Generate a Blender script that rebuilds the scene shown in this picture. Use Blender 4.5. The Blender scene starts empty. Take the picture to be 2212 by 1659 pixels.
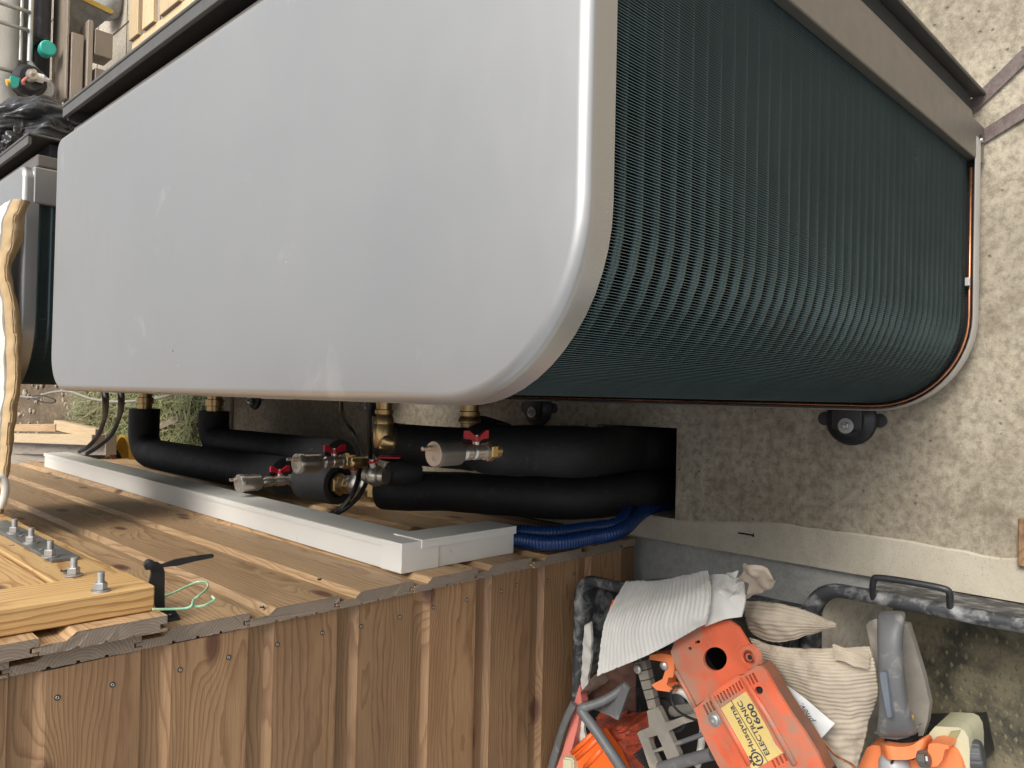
import bpy, bmesh, math, random
from mathutils import Vector, Matrix, noise
random.seed(7)
PI = math.pi
S = bpy.context.scene
COL = S.collection

# ------------------------------------------------------------------ camera, sky, sun, exposure
H = 1.62                                     # camera height above the slab (m)
FPX, CX, CY = 1683.4468, 1106.0, 829.5       # focal length and centre in a 2212 x 1659 frame
Zc = -Vector((2757 - CX, 890 - CY, FPX)).normalized()
Yc = Vector((-610 - CX, 815 - CY, FPX)).normalized()
Xc = Yc.cross(Zc).normalized()
Yc = Zc.cross(Xc).normalized()
RW = Matrix((Xc, Yc, Zc))                    # image-space direction -> world direction
CAM = Vector((0, 0, H))
cd = bpy.data.cameras.new('camera'); cam = bpy.data.objects.new('camera', cd); COL.objects.link(cam)
cd.sensor_width = 36.0; cd.lens = FPX / 2212 * 36; cd.clip_start = 0.02; cd.clip_end = 300
r_, u_, b_ = RW @ Vector((1, 0, 0)), RW @ Vector((0, -1, 0)), RW @ Vector((0, 0, -1))
cam.matrix_world = Matrix(((r_.x, u_.x, b_.x, CAM.x), (r_.y, u_.y, b_.y, CAM.y), (r_.z, u_.z, b_.z, CAM.z), (0, 0, 0, 1)))
S.camera = cam
SUN_EL, SUN_AZ = math.radians(56), math.radians(108)   # azimuth measured from +Y towards +X
W = bpy.data.worlds.new('World'); S.world = W; W.use_nodes = True
wn = W.node_tree; wn.nodes.clear()
sky = wn.nodes.new('ShaderNodeTexSky'); sky.sky_type = 'NISHITA'; sky.sun_disc = False
sky.sun_elevation = SUN_EL; sky.sun_rotation = SUN_AZ; sky.dust_density = 4; sky.air_density = 1.2
hs = wn.nodes.new('ShaderNodeHueSaturation'); hs.inputs['Saturation'].default_value = 0.16
bg = wn.nodes.new('ShaderNodeBackground'); bg.inputs[1].default_value = 0.15
wo = wn.nodes.new('ShaderNodeOutputWorld')
wn.links.new(sky.outputs[0], hs.inputs['Color']); wn.links.new(hs.outputs[0], bg.inputs[0]); wn.links.new(bg.outputs[0], wo.inputs[0])
sl = bpy.data.lights.new('sun', 'SUN'); sl.energy = 1.7; sl.angle = math.radians(25); sl.color = (1, .95, .86)
so = bpy.data.objects.new('sun', sl); COL.objects.link(so)
sd = Vector((math.sin(SUN_AZ) * math.cos(SUN_EL), math.cos(SUN_AZ) * math.cos(SUN_EL), math.sin(SUN_EL)))
so.rotation_euler = sd.to_track_quat('Z', 'Y').to_euler(); so.location = (2, 0, 5)
S.view_settings.view_transform = 'Standard'; S.view_settings.look = 'None'
S.view_settings.exposure = 0.5; S.view_settings.gamma = 1
S.render.engine = 'CYCLES'; S.render.resolution_x = 1024; S.render.resolution_y = 768

def A(px, py, **k):
    """point where the sight line of a photo position (2212 px wide) meets a real plane x=, y= or z="""
    r = RW @ Vector((px - CX, py - CY, FPX)); a = 'xyz'.index(list(k)[0])
    return CAM + r * ((list(k.values())[0] - CAM[a]) / r[a])
def mpp(p):
    """metres per photo pixel at point p"""
    return (Vector(p) - CAM).dot(RW @ Vector((0, 0, 1))) / FPX

# ------------------------------------------------------------------ materials
def nt(name):
    m = bpy.data.materials.new(name); m.use_nodes = True; n = m.node_tree; n.nodes.clear()
    o = n.nodes.new('ShaderNodeOutputMaterial'); p = n.nodes.new('ShaderNodeBsdfPrincipled')
    n.links.new(p.outputs[0], o.inputs[0]); return m, n, p
def nd(n, t, **k):
    x = n.nodes.new(t)
    for a, v in k.items():
        if a[0] == '_': x.inputs[int(a[1:])].default_value = v
        else: setattr(x, a, v)
    return x
def ramp(n, src, stops):
    r = n.nodes.new('ShaderNodeValToRGB'); e = r.color_ramp.elements
    while len(e) > 1: e.remove(e[-1])
    e[0].position = stops[0][0]; e[0].color = c4(stops[0][1])
    for s, c in stops[1:]:
        q = e.new(s); q.color = c4(c)
    n.links.new(src, r.inputs[0]); return r.outputs[0]
def c4(c): return (c, c, c, 1) if isinstance(c, (int, float)) else (c[0], c[1], c[2], 1)
def mth(n, op, a, b=None, c=None):
    x = n.nodes.new('ShaderNodeMath'); x.operation = op
    for i, v in enumerate((a, b, c)):
        if v is None: continue
        if isinstance(v, (int, float)): x.inputs[i].default_value = v
        else: n.links.new(v, x.inputs[i])
    return x.outputs[0]
def mixc(n, f, a, b, mode='MIX'):
    x = n.nodes.new('ShaderNodeMix'); x.data_type = 'RGBA'; x.blend_type = mode
    for i, v in ((0, f), (6, a), (7, b)):
        if isinstance(v, (int, float)) and i == 0: x.inputs[0].default_value = v
        elif isinstance(v, (tuple, int, float)): x.inputs[i].default_value = c4(v)
        else: n.links.new(v, x.inputs[i])
    return x.outputs[2]
def noi(n, co, scale, detail=4, rough=.55, dist=0):
    x = nd(n, 'ShaderNodeTexNoise'); x.inputs['Scale'].default_value = scale; x.inputs['Detail'].default_value = detail
    x.inputs['Roughness'].default_value = rough; x.inputs['Distortion'].default_value = dist
    n.links.new(co, x.inputs['Vector']); return x.outputs['Fac']
def bump(n, p, h, st, d=.001):
    b = nd(n, 'ShaderNodeBump'); b.inputs['Strength'].default_value = st; b.inputs['Distance'].default_value = d
    n.links.new(h, b.inputs['Height']); n.links.new(b.outputs[0], p.inputs['Normal'])
def vmul(n, co, s):
    x = nd(n, 'ShaderNodeVectorMath', operation='MULTIPLY'); n.links.new(co, x.inputs[0]); x.inputs[1].default_value = s; return x.outputs[0]

def plain(name, col, rough=.5, metal=0, var=.15, vs=30, col2=None, dirt=0, bs=.15, bsc=150, bd=.0006, coat=0, dirtcol=(.22, .18, .13), ds=9):
    m, n, p = nt(name)
    co = nd(n, 'ShaderNodeTexCoord').outputs['Object']
    f = noi(n, co, vs, 5)
    c2 = col2 or tuple(c * (1 - var) for c in col); c1 = tuple(min(1, c * (1 + var * .5)) for c in col)
    base = ramp(n, f, [(.3, c2), (.7, c1)])
    if dirt:
        d = noi(n, co, ds, 7, .65, .4)
        base = mixc(n, ramp(n, d, [(.62 - dirt * .3, 0), (.75 - dirt * .2, .85)]), base, dirtcol)
    n.links.new(base, p.inputs['Base Color'])
    rn = noi(n, co, vs * 1.7, 4)
    n.links.new(mth(n, 'ADD', mth(n, 'MULTIPLY', rn, .25), rough - .12), p.inputs['Roughness'])
    p.inputs['Metallic'].default_value = metal
    if coat: p.inputs['Coat Weight'].default_value = coat
    if bs: bump(n, p, noi(n, co, bsc, 4), bs, bd)
    return m

def wood_mat(name, light, dark, knot=(.09, .035, .02), rough=.55, ringw=.0075, grey=0, contrast=.75, stain=.5):
    """rings of a softwood board; attribute 'wc' = (along grain, across, depth) in metres"""
    m, n, p = nt(name)
    at = nd(n, 'ShaderNodeAttribute', attribute_name='wc').outputs['Vector']
    lo = noi(n, vmul(n, at, (1.6, 7, 7)), 1.0, 3, .5)
    lo2 = noi(n, vmul(n, at, (6, 22, 22)), 1.0, 3, .5)
    fine = noi(n, vmul(n, at, (14, 900, 900)), 1.0, 3, .6)
    # knots
    vor = nd(n, 'ShaderNodeTexVoronoi', voronoi_dimensions='2D', feature='F1'); vor.inputs['Scale'].default_value = 1
    kn = vmul(n, at, (2.6, 6.5, 0)); n.links.new(kn, vor.inputs['Vector'])
    dk = vor.outputs['Distance']
    gate = mth(n, 'GREATER_THAN', nd_sep(n, vor.outputs['Color'])[0], .45)
    kf = mth(n, 'MULTIPLY', mth(n, 'POWER', 2.718, mth(n, 'MULTIPLY', mth(n, 'MULTIPLY', dk, dk), -38)), gate)
    sx, sy, sz = nd_sep(n, at)
    yy = mth(n, 'ADD', sy, mth(n, 'MULTIPLY', mth(n, 'SUBTRACT', lo, .5), .09))
    zz = mth(n, 'ADD', mth(n, 'ADD', sz, .035), mth(n, 'MULTIPLY', mth(n, 'SUBTRACT', lo2, .5), .02))
    rr = mth(n, 'SQRT', mth(n, 'ADD', mth(n, 'MULTIPLY', yy, yy), mth(n, 'MULTIPLY', zz, zz)))
    rr = mth(n, 'ADD', rr, mth(n, 'MULTIPLY', kf, .030))
    fr = mth(n, 'FRACT', mth(n, 'DIVIDE', rr, ringw))
    ring = mth(n, 'MULTIPLY', ramp(n, fr, [(0, .0), (.55, .15), (.88, 1), (.96, .9), (1, 0)]), mth(n, 'ADD', .5, mth(n, 'MULTIPLY', lo2, .8)))
    c = mixc(n, mth(n, 'MULTIPLY', ring, contrast), light, dark)
    c = mixc(n, ramp(n, fine, [(.35, .35), (.6, 0)]), c, tuple(v * .62 for v in dark))
    big = noi(n, vmul(n, at, (2.2, 9, 9)), 1.0, 5, .6)
    c = mixc(n, ramp(n, big, [(.45, 0), (.75, stain)]), c, tuple(v * .72 for v in dark))
    br = nd(n, 'ShaderNodeAttribute', attribute_name='tone').outputs['Fac']
    c = mixc(n, 1.0, c, comb(n, br), 'MULTIPLY')
    if grey: c = mixc(n, grey, c, (.23, .2, .17))
    c = mixc(n, ramp(n, mth(n, 'MULTIPLY', dk, gate), [(0, 0), (.001, .95), (.055, .8), (.10, 0)]), c, knot)
    n.links.new(c, p.inputs['Base Color']); p.inputs['Roughness'].default_value = rough
    bump(n, p, mth(n, 'ADD', mth(n, 'MULTIPLY', ring, .6), fine), .35, .0008)
    return m
def nd_sep(n, v):
    s = n.nodes.new('ShaderNodeSeparateXYZ'); n.links.new(v, s.inputs[0]); return s.outputs[0], s.outputs[1], s.outputs[2]
def comb(n, v):
    s = n.nodes.new('ShaderNodeCombineXYZ')
    for i in range(3): n.links.new(v, s.inputs[i])
    return s.outputs[0]

def concrete_mat(name, cols, patch=3.0, stainc=(.13, .10, .07), stain=.55, pits=True, bs=.7, speck=.8):
    m, n, p = nt(name)
    co = nd(n, 'ShaderNodeTexCoord').outputs['Object']
    a = noi(n, co, patch, 6, .6, .3); b = noi(n, co, 60, 6, .7); s = noi(n, co, 260, 4, .7); f = noi(n, co, 9, 8, .7, .5)
    c = ramp(n, a, [(.32, cols[0]), (.52, cols[1]), (.7, cols[2])])
    c = mixc(n, ramp(n, noi(n, co, 24, 6, .75, .3), [(.36, .14 * speck), (.56, 0)]), c, tuple(v * .6 for v in cols[0]))
    c = mixc(n, ramp(n, b, [(.38, .7 * speck), (.54, 0)]), c, tuple(v * .55 for v in cols[0]))
    c = mixc(n, ramp(n, b, [(.56, 0), (.72, .38 * speck)]), c, tuple(min(1, v * 1.35) for v in cols[2]))
    c = mixc(n, ramp(n, f, [(.52, 0), (.68, stain)]), c, stainc)
    c = mixc(n, ramp(n, s, [(.3, .55), (.45, 0)]), c, tuple(v * .4 for v in cols[0]))
    h = mth(n, 'ADD', mth(n, 'MULTIPLY', b, 1.0), mth(n, 'MULTIPLY', s, .35))
    if pits:
        v = nd(n, 'ShaderNodeTexVoronoi', feature='F1'); v.inputs['Scale'].default_value = 42; n.links.new(co, v.inputs['Vector'])
        pk = mth(n, 'MULTIPLY', ramp(n, v.outputs['Distance'], [(.05, 1), (.16, 0)]), mth(n, 'GREATER_THAN', nd_sep(n, v.outputs['Color'])[1], .62))
        c = mixc(n, mth(n, 'MULTIPLY', pk, .7), c, tuple(v_ * .3 for v_ in cols[0])); h = mth(n, 'SUBTRACT', h, pk)
    n.links.new(c, p.inputs['Base Color']); p.inputs['Roughness'].default_value = .88
    bump(n, p, h, bs, .002); return m

WOOD = wood_mat('weathered_larch', (.53, .36, .20), (.27, .135, .06), ringw=.0062, contrast=.75, stain=.4)
WOOD2 = wood_mat('larch_front', (.34, .205, .105), (.17, .08, .034), ringw=.006, contrast=.7, stain=.55)
FRESH = wood_mat('fresh_pine', (.56, .36, .15), (.30, .14, .045), ringw=.009, contrast=.9, stain=.25)
PALE = wood_mat('pale_pallet', (.68, .52, .32), (.5, .33, .17), contrast=.5, stain=.2)
GREYW = wood_mat('grey_pallet_wood', (.36, .30, .24), (.2, .15, .11), contrast=.7)
def endgrain():
    m, n, p = nt('end_grain')
    at = nd(n, 'ShaderNodeAttribute', attribute_name='wc').outputs['Vector']; co = nd(n, 'ShaderNodeTexCoord').outputs['Object']
    sx, sy, sz = nd_sep(n, at); w_ = noi(n, co, 30, 3)
    yy = mth(n, 'ADD', sy, mth(n, 'MULTIPLY', w_, .012)); zz = mth(n, 'ADD', sz, .04)
    rr = mth(n, 'SQRT', mth(n, 'ADD', mth(n, 'MULTIPLY', yy, yy), mth(n, 'MULTIPLY', zz, zz)))
    fr = mth(n, 'FRACT', mth(n, 'DIVIDE', rr, .0042))
    c = mixc(n, ramp(n, fr, [(0, 0), (.7, .6), (.95, .9), (1, 0)]), (.30, .245, .19), (.17, .13, .095))
    c = mixc(n, ramp(n, noi(n, co, 14, 5), [(.4, 0), (.7, .5)]), c, (.16, .125, .10))
    n.links.new(c, p.inputs['Base Color']); p.inputs['Roughness'].default_value = .9
    bump(n, p, noi(n, co, 500, 4), .6, .001); return m
ENDG = endgrain()
CONC = concrete_mat('slab_concrete', [(.245, .205, .15), (.385, .333, .25), (.50, .44, .34)], 2.0)
CONC2 = concrete_mat('grey_floor_concrete', [(.33, .33, .31), (.42, .42, .39), (.50, .50, .47)], 5, (.14, .14, .13), .35, True, .3, .35)
MORT = concrete_mat('smooth_mortar', [(.40, .36, .28), (.48, .43, .34), (.55, .50, .40)], 5, (.3, .26, .2), .3, False, .15, .15)
SLABS = concrete_mat('paving', [(.40, .35, .28), (.50, .44, .36), (.58, .52, .44)], 1.2, (.25, .2, .14), .4)
SOIL = concrete_mat('soil', [(.10, .07, .04), (.17, .12, .075), (.26, .2, .13)], 6, (.06, .04, .025), .6)
SILV = plain('silver_paint', (.43, .427, .42), .36, .8, .05, 2.2, dirt=.02, dirtcol=(.60, .60, .58), ds=5, bs=.04, bsc=1200, bd=.0003)
def specks(m, scale, thr, col, gate=.5, rs=0):
    n = m.node_tree; p = [x for x in n.nodes if x.type == 'BSDF_PRINCIPLED'][0]; src = p.inputs['Base Color'].links[0].from_socket
    co = nd(n, 'ShaderNodeTexCoord').outputs['Object']; v = nd(n, 'ShaderNodeTexVoronoi', feature='F1'); v.inputs['Scale'].default_value = scale; n.links.new(co, v.inputs['Vector'])
    k = mth(n, 'MULTIPLY', mth(n, 'LESS_THAN', v.outputs['Distance'], thr), mth(n, 'GREATER_THAN', nd_sep(n, v.outputs['Color'])[0], gate))
    n.links.new(mixc(n, k, src, col), p.inputs['Base Color'])
    if rs:
        r0 = p.inputs['Roughness'].links[0].from_socket; sm_ = noi(n, vmul(n, co, (1, 2.5, 1)), 7, 5, .6, 1.2)
        n.links.new(mth(n, 'ADD', r0, mth(n, 'MULTIPLY', ramp(n, sm_, [(.5, 0), (.7, 1)]), rs)), p.inputs['Roughness'])
specks(SILV, 16, .028, (.06, .055, .05), .80, .035); specks(SILV, 26, .028, (.75, .75, .75), .7)
TRAY = plain('silver_tray', (.55, .54, .52), .4, .6, .05, 20, bs=.03)
POST = plain('grey_metallic_post', (.18, .165, .145), .38, .45, .05, 20, bs=.04, bsc=600, bd=.0002)
BLKP = plain('black_plastic', (.022, .023, .026), .4, 0, .3, 20, dirt=.1, dirtcol=(.12, .11, .1), bs=.1)
BLKS = plain('black_satin_frame', (.13, .125, .115), .38, .5, .1, 20, bs=.05)
TUBEM = plain('tube_collar', (.105, .165, .172), .34, .75, .2, 8, bs=0)
FIN = plain('fin_blue_green', (.035, .075, .09), .32, .5, .2, 8, bs=0)
FINEDGE = plain('fin_edge', (.165, .225, .225), .5, .3, .1, 8, bs=0)
COPPER = plain('copper', (.62, .27, .14), .3, .9, .3, 40, bs=.05)
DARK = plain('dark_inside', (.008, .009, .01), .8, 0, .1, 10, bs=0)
FOAM = plain('black_pipe_foam', (.0075, .0078, .009), .66, 0, .25, 12, bs=.6, bsc=48, bd=.004, dirt=.03, dirtcol=(.05, .05, .05), ds=60)
FOAMG = plain('grey_pipe_foam', (.035, .036, .039), .6, 0, .2, 18, bs=.3, bsc=300, bd=.0006)
CABLE = plain('cable_black', (.010, .010, .011), .5, 0, .2, 50, bs=.08)
BRASS = plain('brass', (.60, .42, .20), .32, .9, .25, 6, bs=0)
NICK = plain('nickel', (.60, .56, .50), .30, .85, .1, 4, bs=0)
CHAMP = plain('vent_cap_metal', (.62, .50, .39), .32, .7, .08, 60, bs=0)
REDP = plain('red_handle', (.50, .012, .03), .35, 0, .12, 40, bs=.03)
BLUE = plain('blue_conduit', (.003, .03, .125), .4, 0, .15, 20, bs=.05)
WHITE = plain('white_trunking', (.70, .69, .65), .38, 0, .04, 6, dirt=.03, dirtcol=(.5, .5, .48), bs=.04)
GALV = plain('galvanised', (.45, .45, .44), .42, .7, .18, 80, bs=.15)
PLATE = plain('grey_steel_plate', (.17, .17, .16), .5, .5, .3, 25, bs=.2)
BLACKM = plain('black_iron', (.02, .021, .022), .5, .2, .3, 40, bs=.25)
TUB = plain('black_tub_rubber', (.035, .037, .04), .6, 0, .3, 20, dirt=.5, dirtcol=(.30, .30, .29), ds=28, bs=.4, bsc=180)
CRUST = concrete_mat('mortar_crust', [(.38, .34, .26), (.52, .48, .39), (.62, .58, .50)], 8, (.12, .10, .07), .5, True, .8, .4)
CARDW = plain('white_cardboard', (.60, .59, .555), .8, 0, .1, 14, bs=.3, bsc=120, dirt=.06, dirtcol=(.42, .38, .32))
CARDB = plain('brown_cardboard', (.50, .36, .20), .85, 0, .2, 30, bs=.35, bsc=260, dirt=.05, dirtcol=(.34, .23, .12))
CARDG = plain('damp_cardboard', (.42, .355, .275), .9, 0, .25, 16, bs=.5, bsc=130, dirt=.22, dirtcol=(.17, .13, .09), ds=12)
ORNG = plain('faded_orange', (.66, .125, .055), .5, 0, .3, 9, dirt=.58, dirtcol=(.30, .21, .15), ds=13, bs=.2)
ORNG2 = plain('bright_orange', (.78, .13, .02), .4, 0, .1, 14, dirt=.12, dirtcol=(.2, .1, .06), bs=.15)
ORNG3 = plain('soft_orange', (.78, .22, .08), .45, 0, .06, 10, dirt=.08, dirtcol=(.35, .2, .12), bs=.1)
ORNGD = plain('dirty_orange_engine', (.38, .06, .025), .6, 0, .3, 30, dirt=.5, dirtcol=(.06, .045, .035), ds=25, bs=.5)
PINK = plain('pink_orange', (.66, .20, .16), .5, 0, .15, 12, dirt=.15, bs=.1)
GREYP = plain('grey_rubber_grip', (.115, .117, .12), .5, 0, .15, 20, dirt=.25, dirtcol=(.27, .25, .22), ds=30, bs=.25)
CASTM = plain('dusty_cast_metal', (.23, .21, .18), .75, .2, .25, 20, dirt=.35, dirtcol=(.36, .32, .25), ds=16, bs=.5)
BEIGE = plain('beige_tank', (.52, .50, .34), .4, 0, .1, 10, dirt=.12, dirtcol=(.3, .25, .14), bs=.1)
LABEL = plain('yellow_label', (.62, .47, .17), .5, 0, .1, 20, dirt=.2, dirtcol=(.42, .38, .30), ds=18, bs=.1)
INK = plain('label_ink', (.045, .045, .055), .6, 0, .2, 60, bs=0)
PAPER = plain('white_paper', (.68, .68, .67), .8, 0, .06, 20, dirt=.08, dirtcol=(.4, .38, .34), bs=.2)
IBC = plain('milky_plastic', (.80, .78, .72), .4, 0, .1, 5, dirt=.15, dirtcol=(.45, .4, .28), ds=5, bs=.1)
TEAL = plain('teal_plastic', (.03, .38, .30), .4, 0, .1, 20, bs=.05)
BAG = plain('black_bag', (.03, .031, .034), .25, 0, .2, 20, bs=.6, bsc=40, bd=.003)
YEL = plain('yellow_paint', (.70, .46, .08), .5, 0, .15, 30, bs=.1)
STRAP = concrete_mat('strap_webbing', [(.12, .09, .08), (.17, .13, .12), (.21, .17, .16)], 20, (.1, .08, .07), .2, False, .8, .6)
REDB = plain('dark_red', (.10, .008, .008), .6, 0, .2, 20, bs=.2)
GRASSM = plain('grass_blade', (.17, .21, .09), .6, 0, .5, 3, col2=(.30, .26, .13), bs=0)
ROPE = plain('white_hose', (.62, .6, .54), .5, 0, .1, 30, bs=.2)
GYW = plain('green_yellow_wire', (.50, .60, .36), .45, 0, .3, 60, col2=(.10, .42, .28), bs=0)
CRUD = plain('bottom_tub_grit', (.06, .055, .04), .8, 0, .3, 30, dirt=.75, dirtcol=(.24, .205, .13), ds=13, bs=.9, bsc=120, bd=.004)

# ------------------------------------------------------------------ mesh helpers
def link(name, me, mat, parent=None, smooth=False):
    o = bpy.data.objects.new(name, me); COL.objects.link(o)
    for m in (mat if isinstance(mat, (list, tuple)) else [mat]): me.materials.append(m)
    if smooth:
        for f in me.polygons: f.use_smooth = True
    if parent is not None:
        o.parent = parent
        if parent.type == 'EMPTY': o.matrix_parent_inverse = Matrix.Translation(-parent.location)
    return o
def obj(name, bm, mat, parent=None, smooth=False, autos=None):
    bmesh.ops.recalc_face_normals(bm, faces=bm.faces)
    me = bpy.data.meshes.new(name); bm.to_mesh(me); bm.free()
    o = link(name, me, mat, parent, smooth)
    if autos is not None:
        for f in me.polygons: f.use_smooth = True
        try: me.set_sharp_from_angle(angle=math.radians(autos))
        except Exception: pass
    return o
def tag(o, label, cat, group=None, kind=None):
    if label: o['label'] = label
    if cat: o['category'] = cat
    if group: o['group'] = group
    if kind: o['kind'] = kind
    return o
def thing(name, loc, label, cat, group=None):
    o = bpy.data.objects.new(name, None); COL.objects.link(o); o.location = loc; o.empty_display_size = .05
    return tag(o, label, cat, group)
def struct(name, bm, mat, kind='structure', **k):
    o = obj(name, bm, mat, **k); o['kind'] = kind; return o
BM = bmesh.new
def box(bm, a, b, bev=0, rot=None, seg=2):
    """axis box between corners a and b, optional bevel"""
    a, b = Vector(a), Vector(b); c = (a + b) / 2; s = b - a
    mt = Matrix.Translation(c) @ (rot.to_4x4() if rot else Matrix()) @ Matrix.Diagonal((abs(s.x), abs(s.y), abs(s.z), 1))
    r = bmesh.ops.create_cube(bm, size=1, matrix=mt)
    if bev:
        es = list({e for v in r['verts'] for e in v.link_edges})
        bmesh.ops.bevel(bm, geom=es, offset=bev, segments=seg, affect='EDGES', profile=.5)
def frame_at(t, up=Vector((0, 0, 1))):
    t = t.normalized()
    if abs(t.dot(up)) > .95: up = Vector((0, 1, 0)) if abs(t.y) < .9 else Vector((1, 0, 0))
    s = t.cross(up).normalized(); return s, s.cross(t).normalized()
def tube(bm, pts, r, seg=12, cap=True, flat=1.0):
    pts = [Vector(p) for p in pts]; n = len(pts); rs = r if isinstance(r, (list, tuple)) else [r] * n
    rings = []; s = None
    for i, p in enumerate(pts):
        t = (pts[min(i + 1, n - 1)] - pts[max(i - 1, 0)]).normalized()
        if s is None: s, u = frame_at(t)
        else:
            s = (s - t * s.dot(t)).normalized(); u = s.cross(t)
        rings.append([bm.verts.new(p + (s * math.cos(2 * PI * k / seg) + u * math.sin(2 * PI * k / seg) * flat) * rs[i]) for k in range(seg)])
    for a, b in zip(rings, rings[1:]):
        for k in range(seg): bm.faces.new((a[k], a[(k + 1) % seg], b[(k + 1) % seg], b[k]))
    if cap: bm.faces.new(rings[0][::-1]); bm.faces.new(rings[-1])
def spline(pts, m=8):
    pts = [Vector(p) for p in pts]; out = []
    P = [pts[0] * 2 - pts[1]] + pts + [pts[-1] * 2 - pts[-2]]
    for i in range(1, len(P) - 2):
        for k in range(m):
            t = k / m; a, b, c, d = P[i - 1:i + 3]
            out.append(.5 * ((2 * b) + (c - a) * t + (2 * a - 5 * b + 4 * c - d) * t * t + (3 * b - a - 3 * c + d) * t ** 3))
    out.append(pts[-1]); return out
def lathe(bm, base, axis, prof, seg=24):
    """prof = [(distance along axis, radius)]"""
    axis = Vector(axis).normalized(); s, u = frame_at(axis); base = Vector(base); rings = []
    for h, r in prof:
        rings.append([bm.verts.new(base + axis * h + (s * math.cos(2 * PI * k / seg) + u * math.sin(2 * PI * k / seg)) * max(r, 1e-5)) for k in range(seg)])
    for a, b in zip(rings, rings[1:]):
        for k in range(seg): bm.faces.new((a[k], a[(k + 1) % seg], b[(k + 1) % seg], b[k]))
    bm.faces.new(rings[0][::-1]); bm.faces.new(rings[-1])
def prism(bm, pts, ext, holes=()):
    """plate: outline pts (3-D), pushed along ext; holes are further outlines"""
    ext = Vector(ext); loops = [[Vector(p) for p in pts]] + [[Vector(p) for p in h] for h in holes]
    tops = []; es = []
    for lp in loops:
        vs = [bm.verts.new(p) for p in lp]; tops.append(vs)
        for i in range(len(vs)): es.append(bm.edges.new((vs[i], vs[(i + 1) % len(vs)])))
    if len(loops) == 1: fs = [bm.faces.new(tops[0])]
    else:
        r = bmesh.ops.triangle_fill(bm, edges=es, use_beauty=True, use_dissolve=False)
        fs = [g for g in r['geom'] if isinstance(g, bmesh.types.BMFace)]
    mp = {}
    for lp in tops:
        for v in lp: mp[v] = bm.verts.new(v.co + ext)
    for f in fs: bm.faces.new([mp[v] for v in f.verts][::-1])
    for lp in tops:
        for i in range(len(lp)):
            a, b = lp[i], lp[(i + 1) % len(lp)]; bm.faces.new((a, b, mp[b], mp[a]))
def pipe_obj(name, pts, r, mat, parent=None, seg=16, m=8, sm=True, wob=0):
    bm = BM(); P = spline(pts, m) if len(pts) > 2 else [Vector(pts[0]), Vector(pts[-1])]
    if wob and len(pts) <= 2: P = [Vector(pts[0]).lerp(Vector(pts[-1]), i / 14) for i in range(15)]
    rs = [r * (1 + wob * noise.noise(p * 9)) for p in P] if wob else r
    tube(bm, P, rs, seg)
    return obj(name, bm, mat, parent, autos=50)
def patch(rows, nu, nv, amp=0, freq=0, rough=0, axis='u', edge=0, seed=0):
    """sheet through a grid of control points, with corrugations and ragged edges; returns list of vertex rows"""
    rows = [[Vector(p) for p in r] for r in rows]
    def cr(P, t):
        n = len(P) - 1; x = min(t * n, n - 1e-6); i = int(x); f = x - i
        a = P[i - 1] if i > 0 else P[0] * 2 - P[1]; b, c = P[i], P[i + 1]; d = P[i + 2] if i + 2 <= n else P[n] * 2 - P[n - 1]
        return .5 * ((2 * b) + (c - a) * f + (2 * a - 5 * b + 4 * c - d) * f * f + (3 * b - a - 3 * c + d) * f ** 3)
    g = []
    for j in range(nv + 1):
        v = j / nv; row = []
        for i in range(nu + 1):
            u = i / nu
            jit = edge * noise.noise(Vector((u * 30 + seed, v * 30, seed))) if edge else 0
            uu = min(1.05, max(-.05, u + (jit if i in (0, nu) else 0))); vv = min(1.05, max(-.05, v + (jit if j in (0, nv) else 0)))
            row.append(cr([cr(r, uu) for r in rows], vv))
        g.append(row)
    out = []
    for j in range(nv + 1):
        row = []
        for i in range(nu + 1):
            a = g[j][min(i + 1, nu)] - g[j][max(i - 1, 0)]; b = g[min(j + 1, nv)][i] - g[max(j - 1, 0)][i]
            nn = a.cross(b); nn = nn.normalized() if nn.length > 1e-9 else Vector((0, 0, 1))
            if nn.z < 0: nn = -nn
            t = (i / nu if axis == 'u' else j / nv)
            d = amp * math.sin(2 * PI * freq * t) + rough * noise.noise(g[j][i] * 45 + Vector((seed, 0, 0)))
            row.append(g[j][i] + nn * d)
        out.append(row)
    return out
def sheet(name, grid, th, mat, parent=None):
    bm = BM(); nv, nu = len(grid), len(grid[0])
    T = [[bm.verts.new(p) for p in r] for r in grid]; Bv = [[bm.verts.new(p - Vector((0, 0, th))) for p in r] for r in grid]
    for j in range(nv - 1):
        for i in range(nu - 1):
            bm.faces.new((T[j][i], T[j][i + 1], T[j + 1][i + 1], T[j + 1][i])); bm.faces.new((Bv[j][i], Bv[j + 1][i], Bv[j + 1][i + 1], Bv[j][i + 1]))
    for j in range(nv - 1):
        for i in (0, nu - 1): bm.faces.new((T[j][i], T[j + 1][i], Bv[j + 1][i], Bv[j][i]))
    for i in range(nu - 1):
        for j in (0, nv - 1): bm.faces.new((T[j][i], T[j][i + 1], Bv[j][i + 1], Bv[j][i]))
    return obj(name, bm, mat, parent, smooth=True, autos=40)
def wood_attr(o, rules, tones):
    """write 'wc' and 'tone' corner attributes; rules(poly_index, co) -> (wc vector), tones(poly_index) -> float"""
    me = o.data
    me.attributes.new('wc', 'FLOAT_VECTOR', 'CORNER'); me.attributes.new('tone', 'FLOAT', 'CORNER')
    wc = me.attributes['wc']; tn = me.attributes['tone']
    for f in me.polygons:
        t = tones(f.index)
        for li in f.loop_indices:
            wc.data[li].vector = rules(f.index, me.vertices[me.loops[li].vertex_index].co); tn.data[li].value = t
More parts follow.
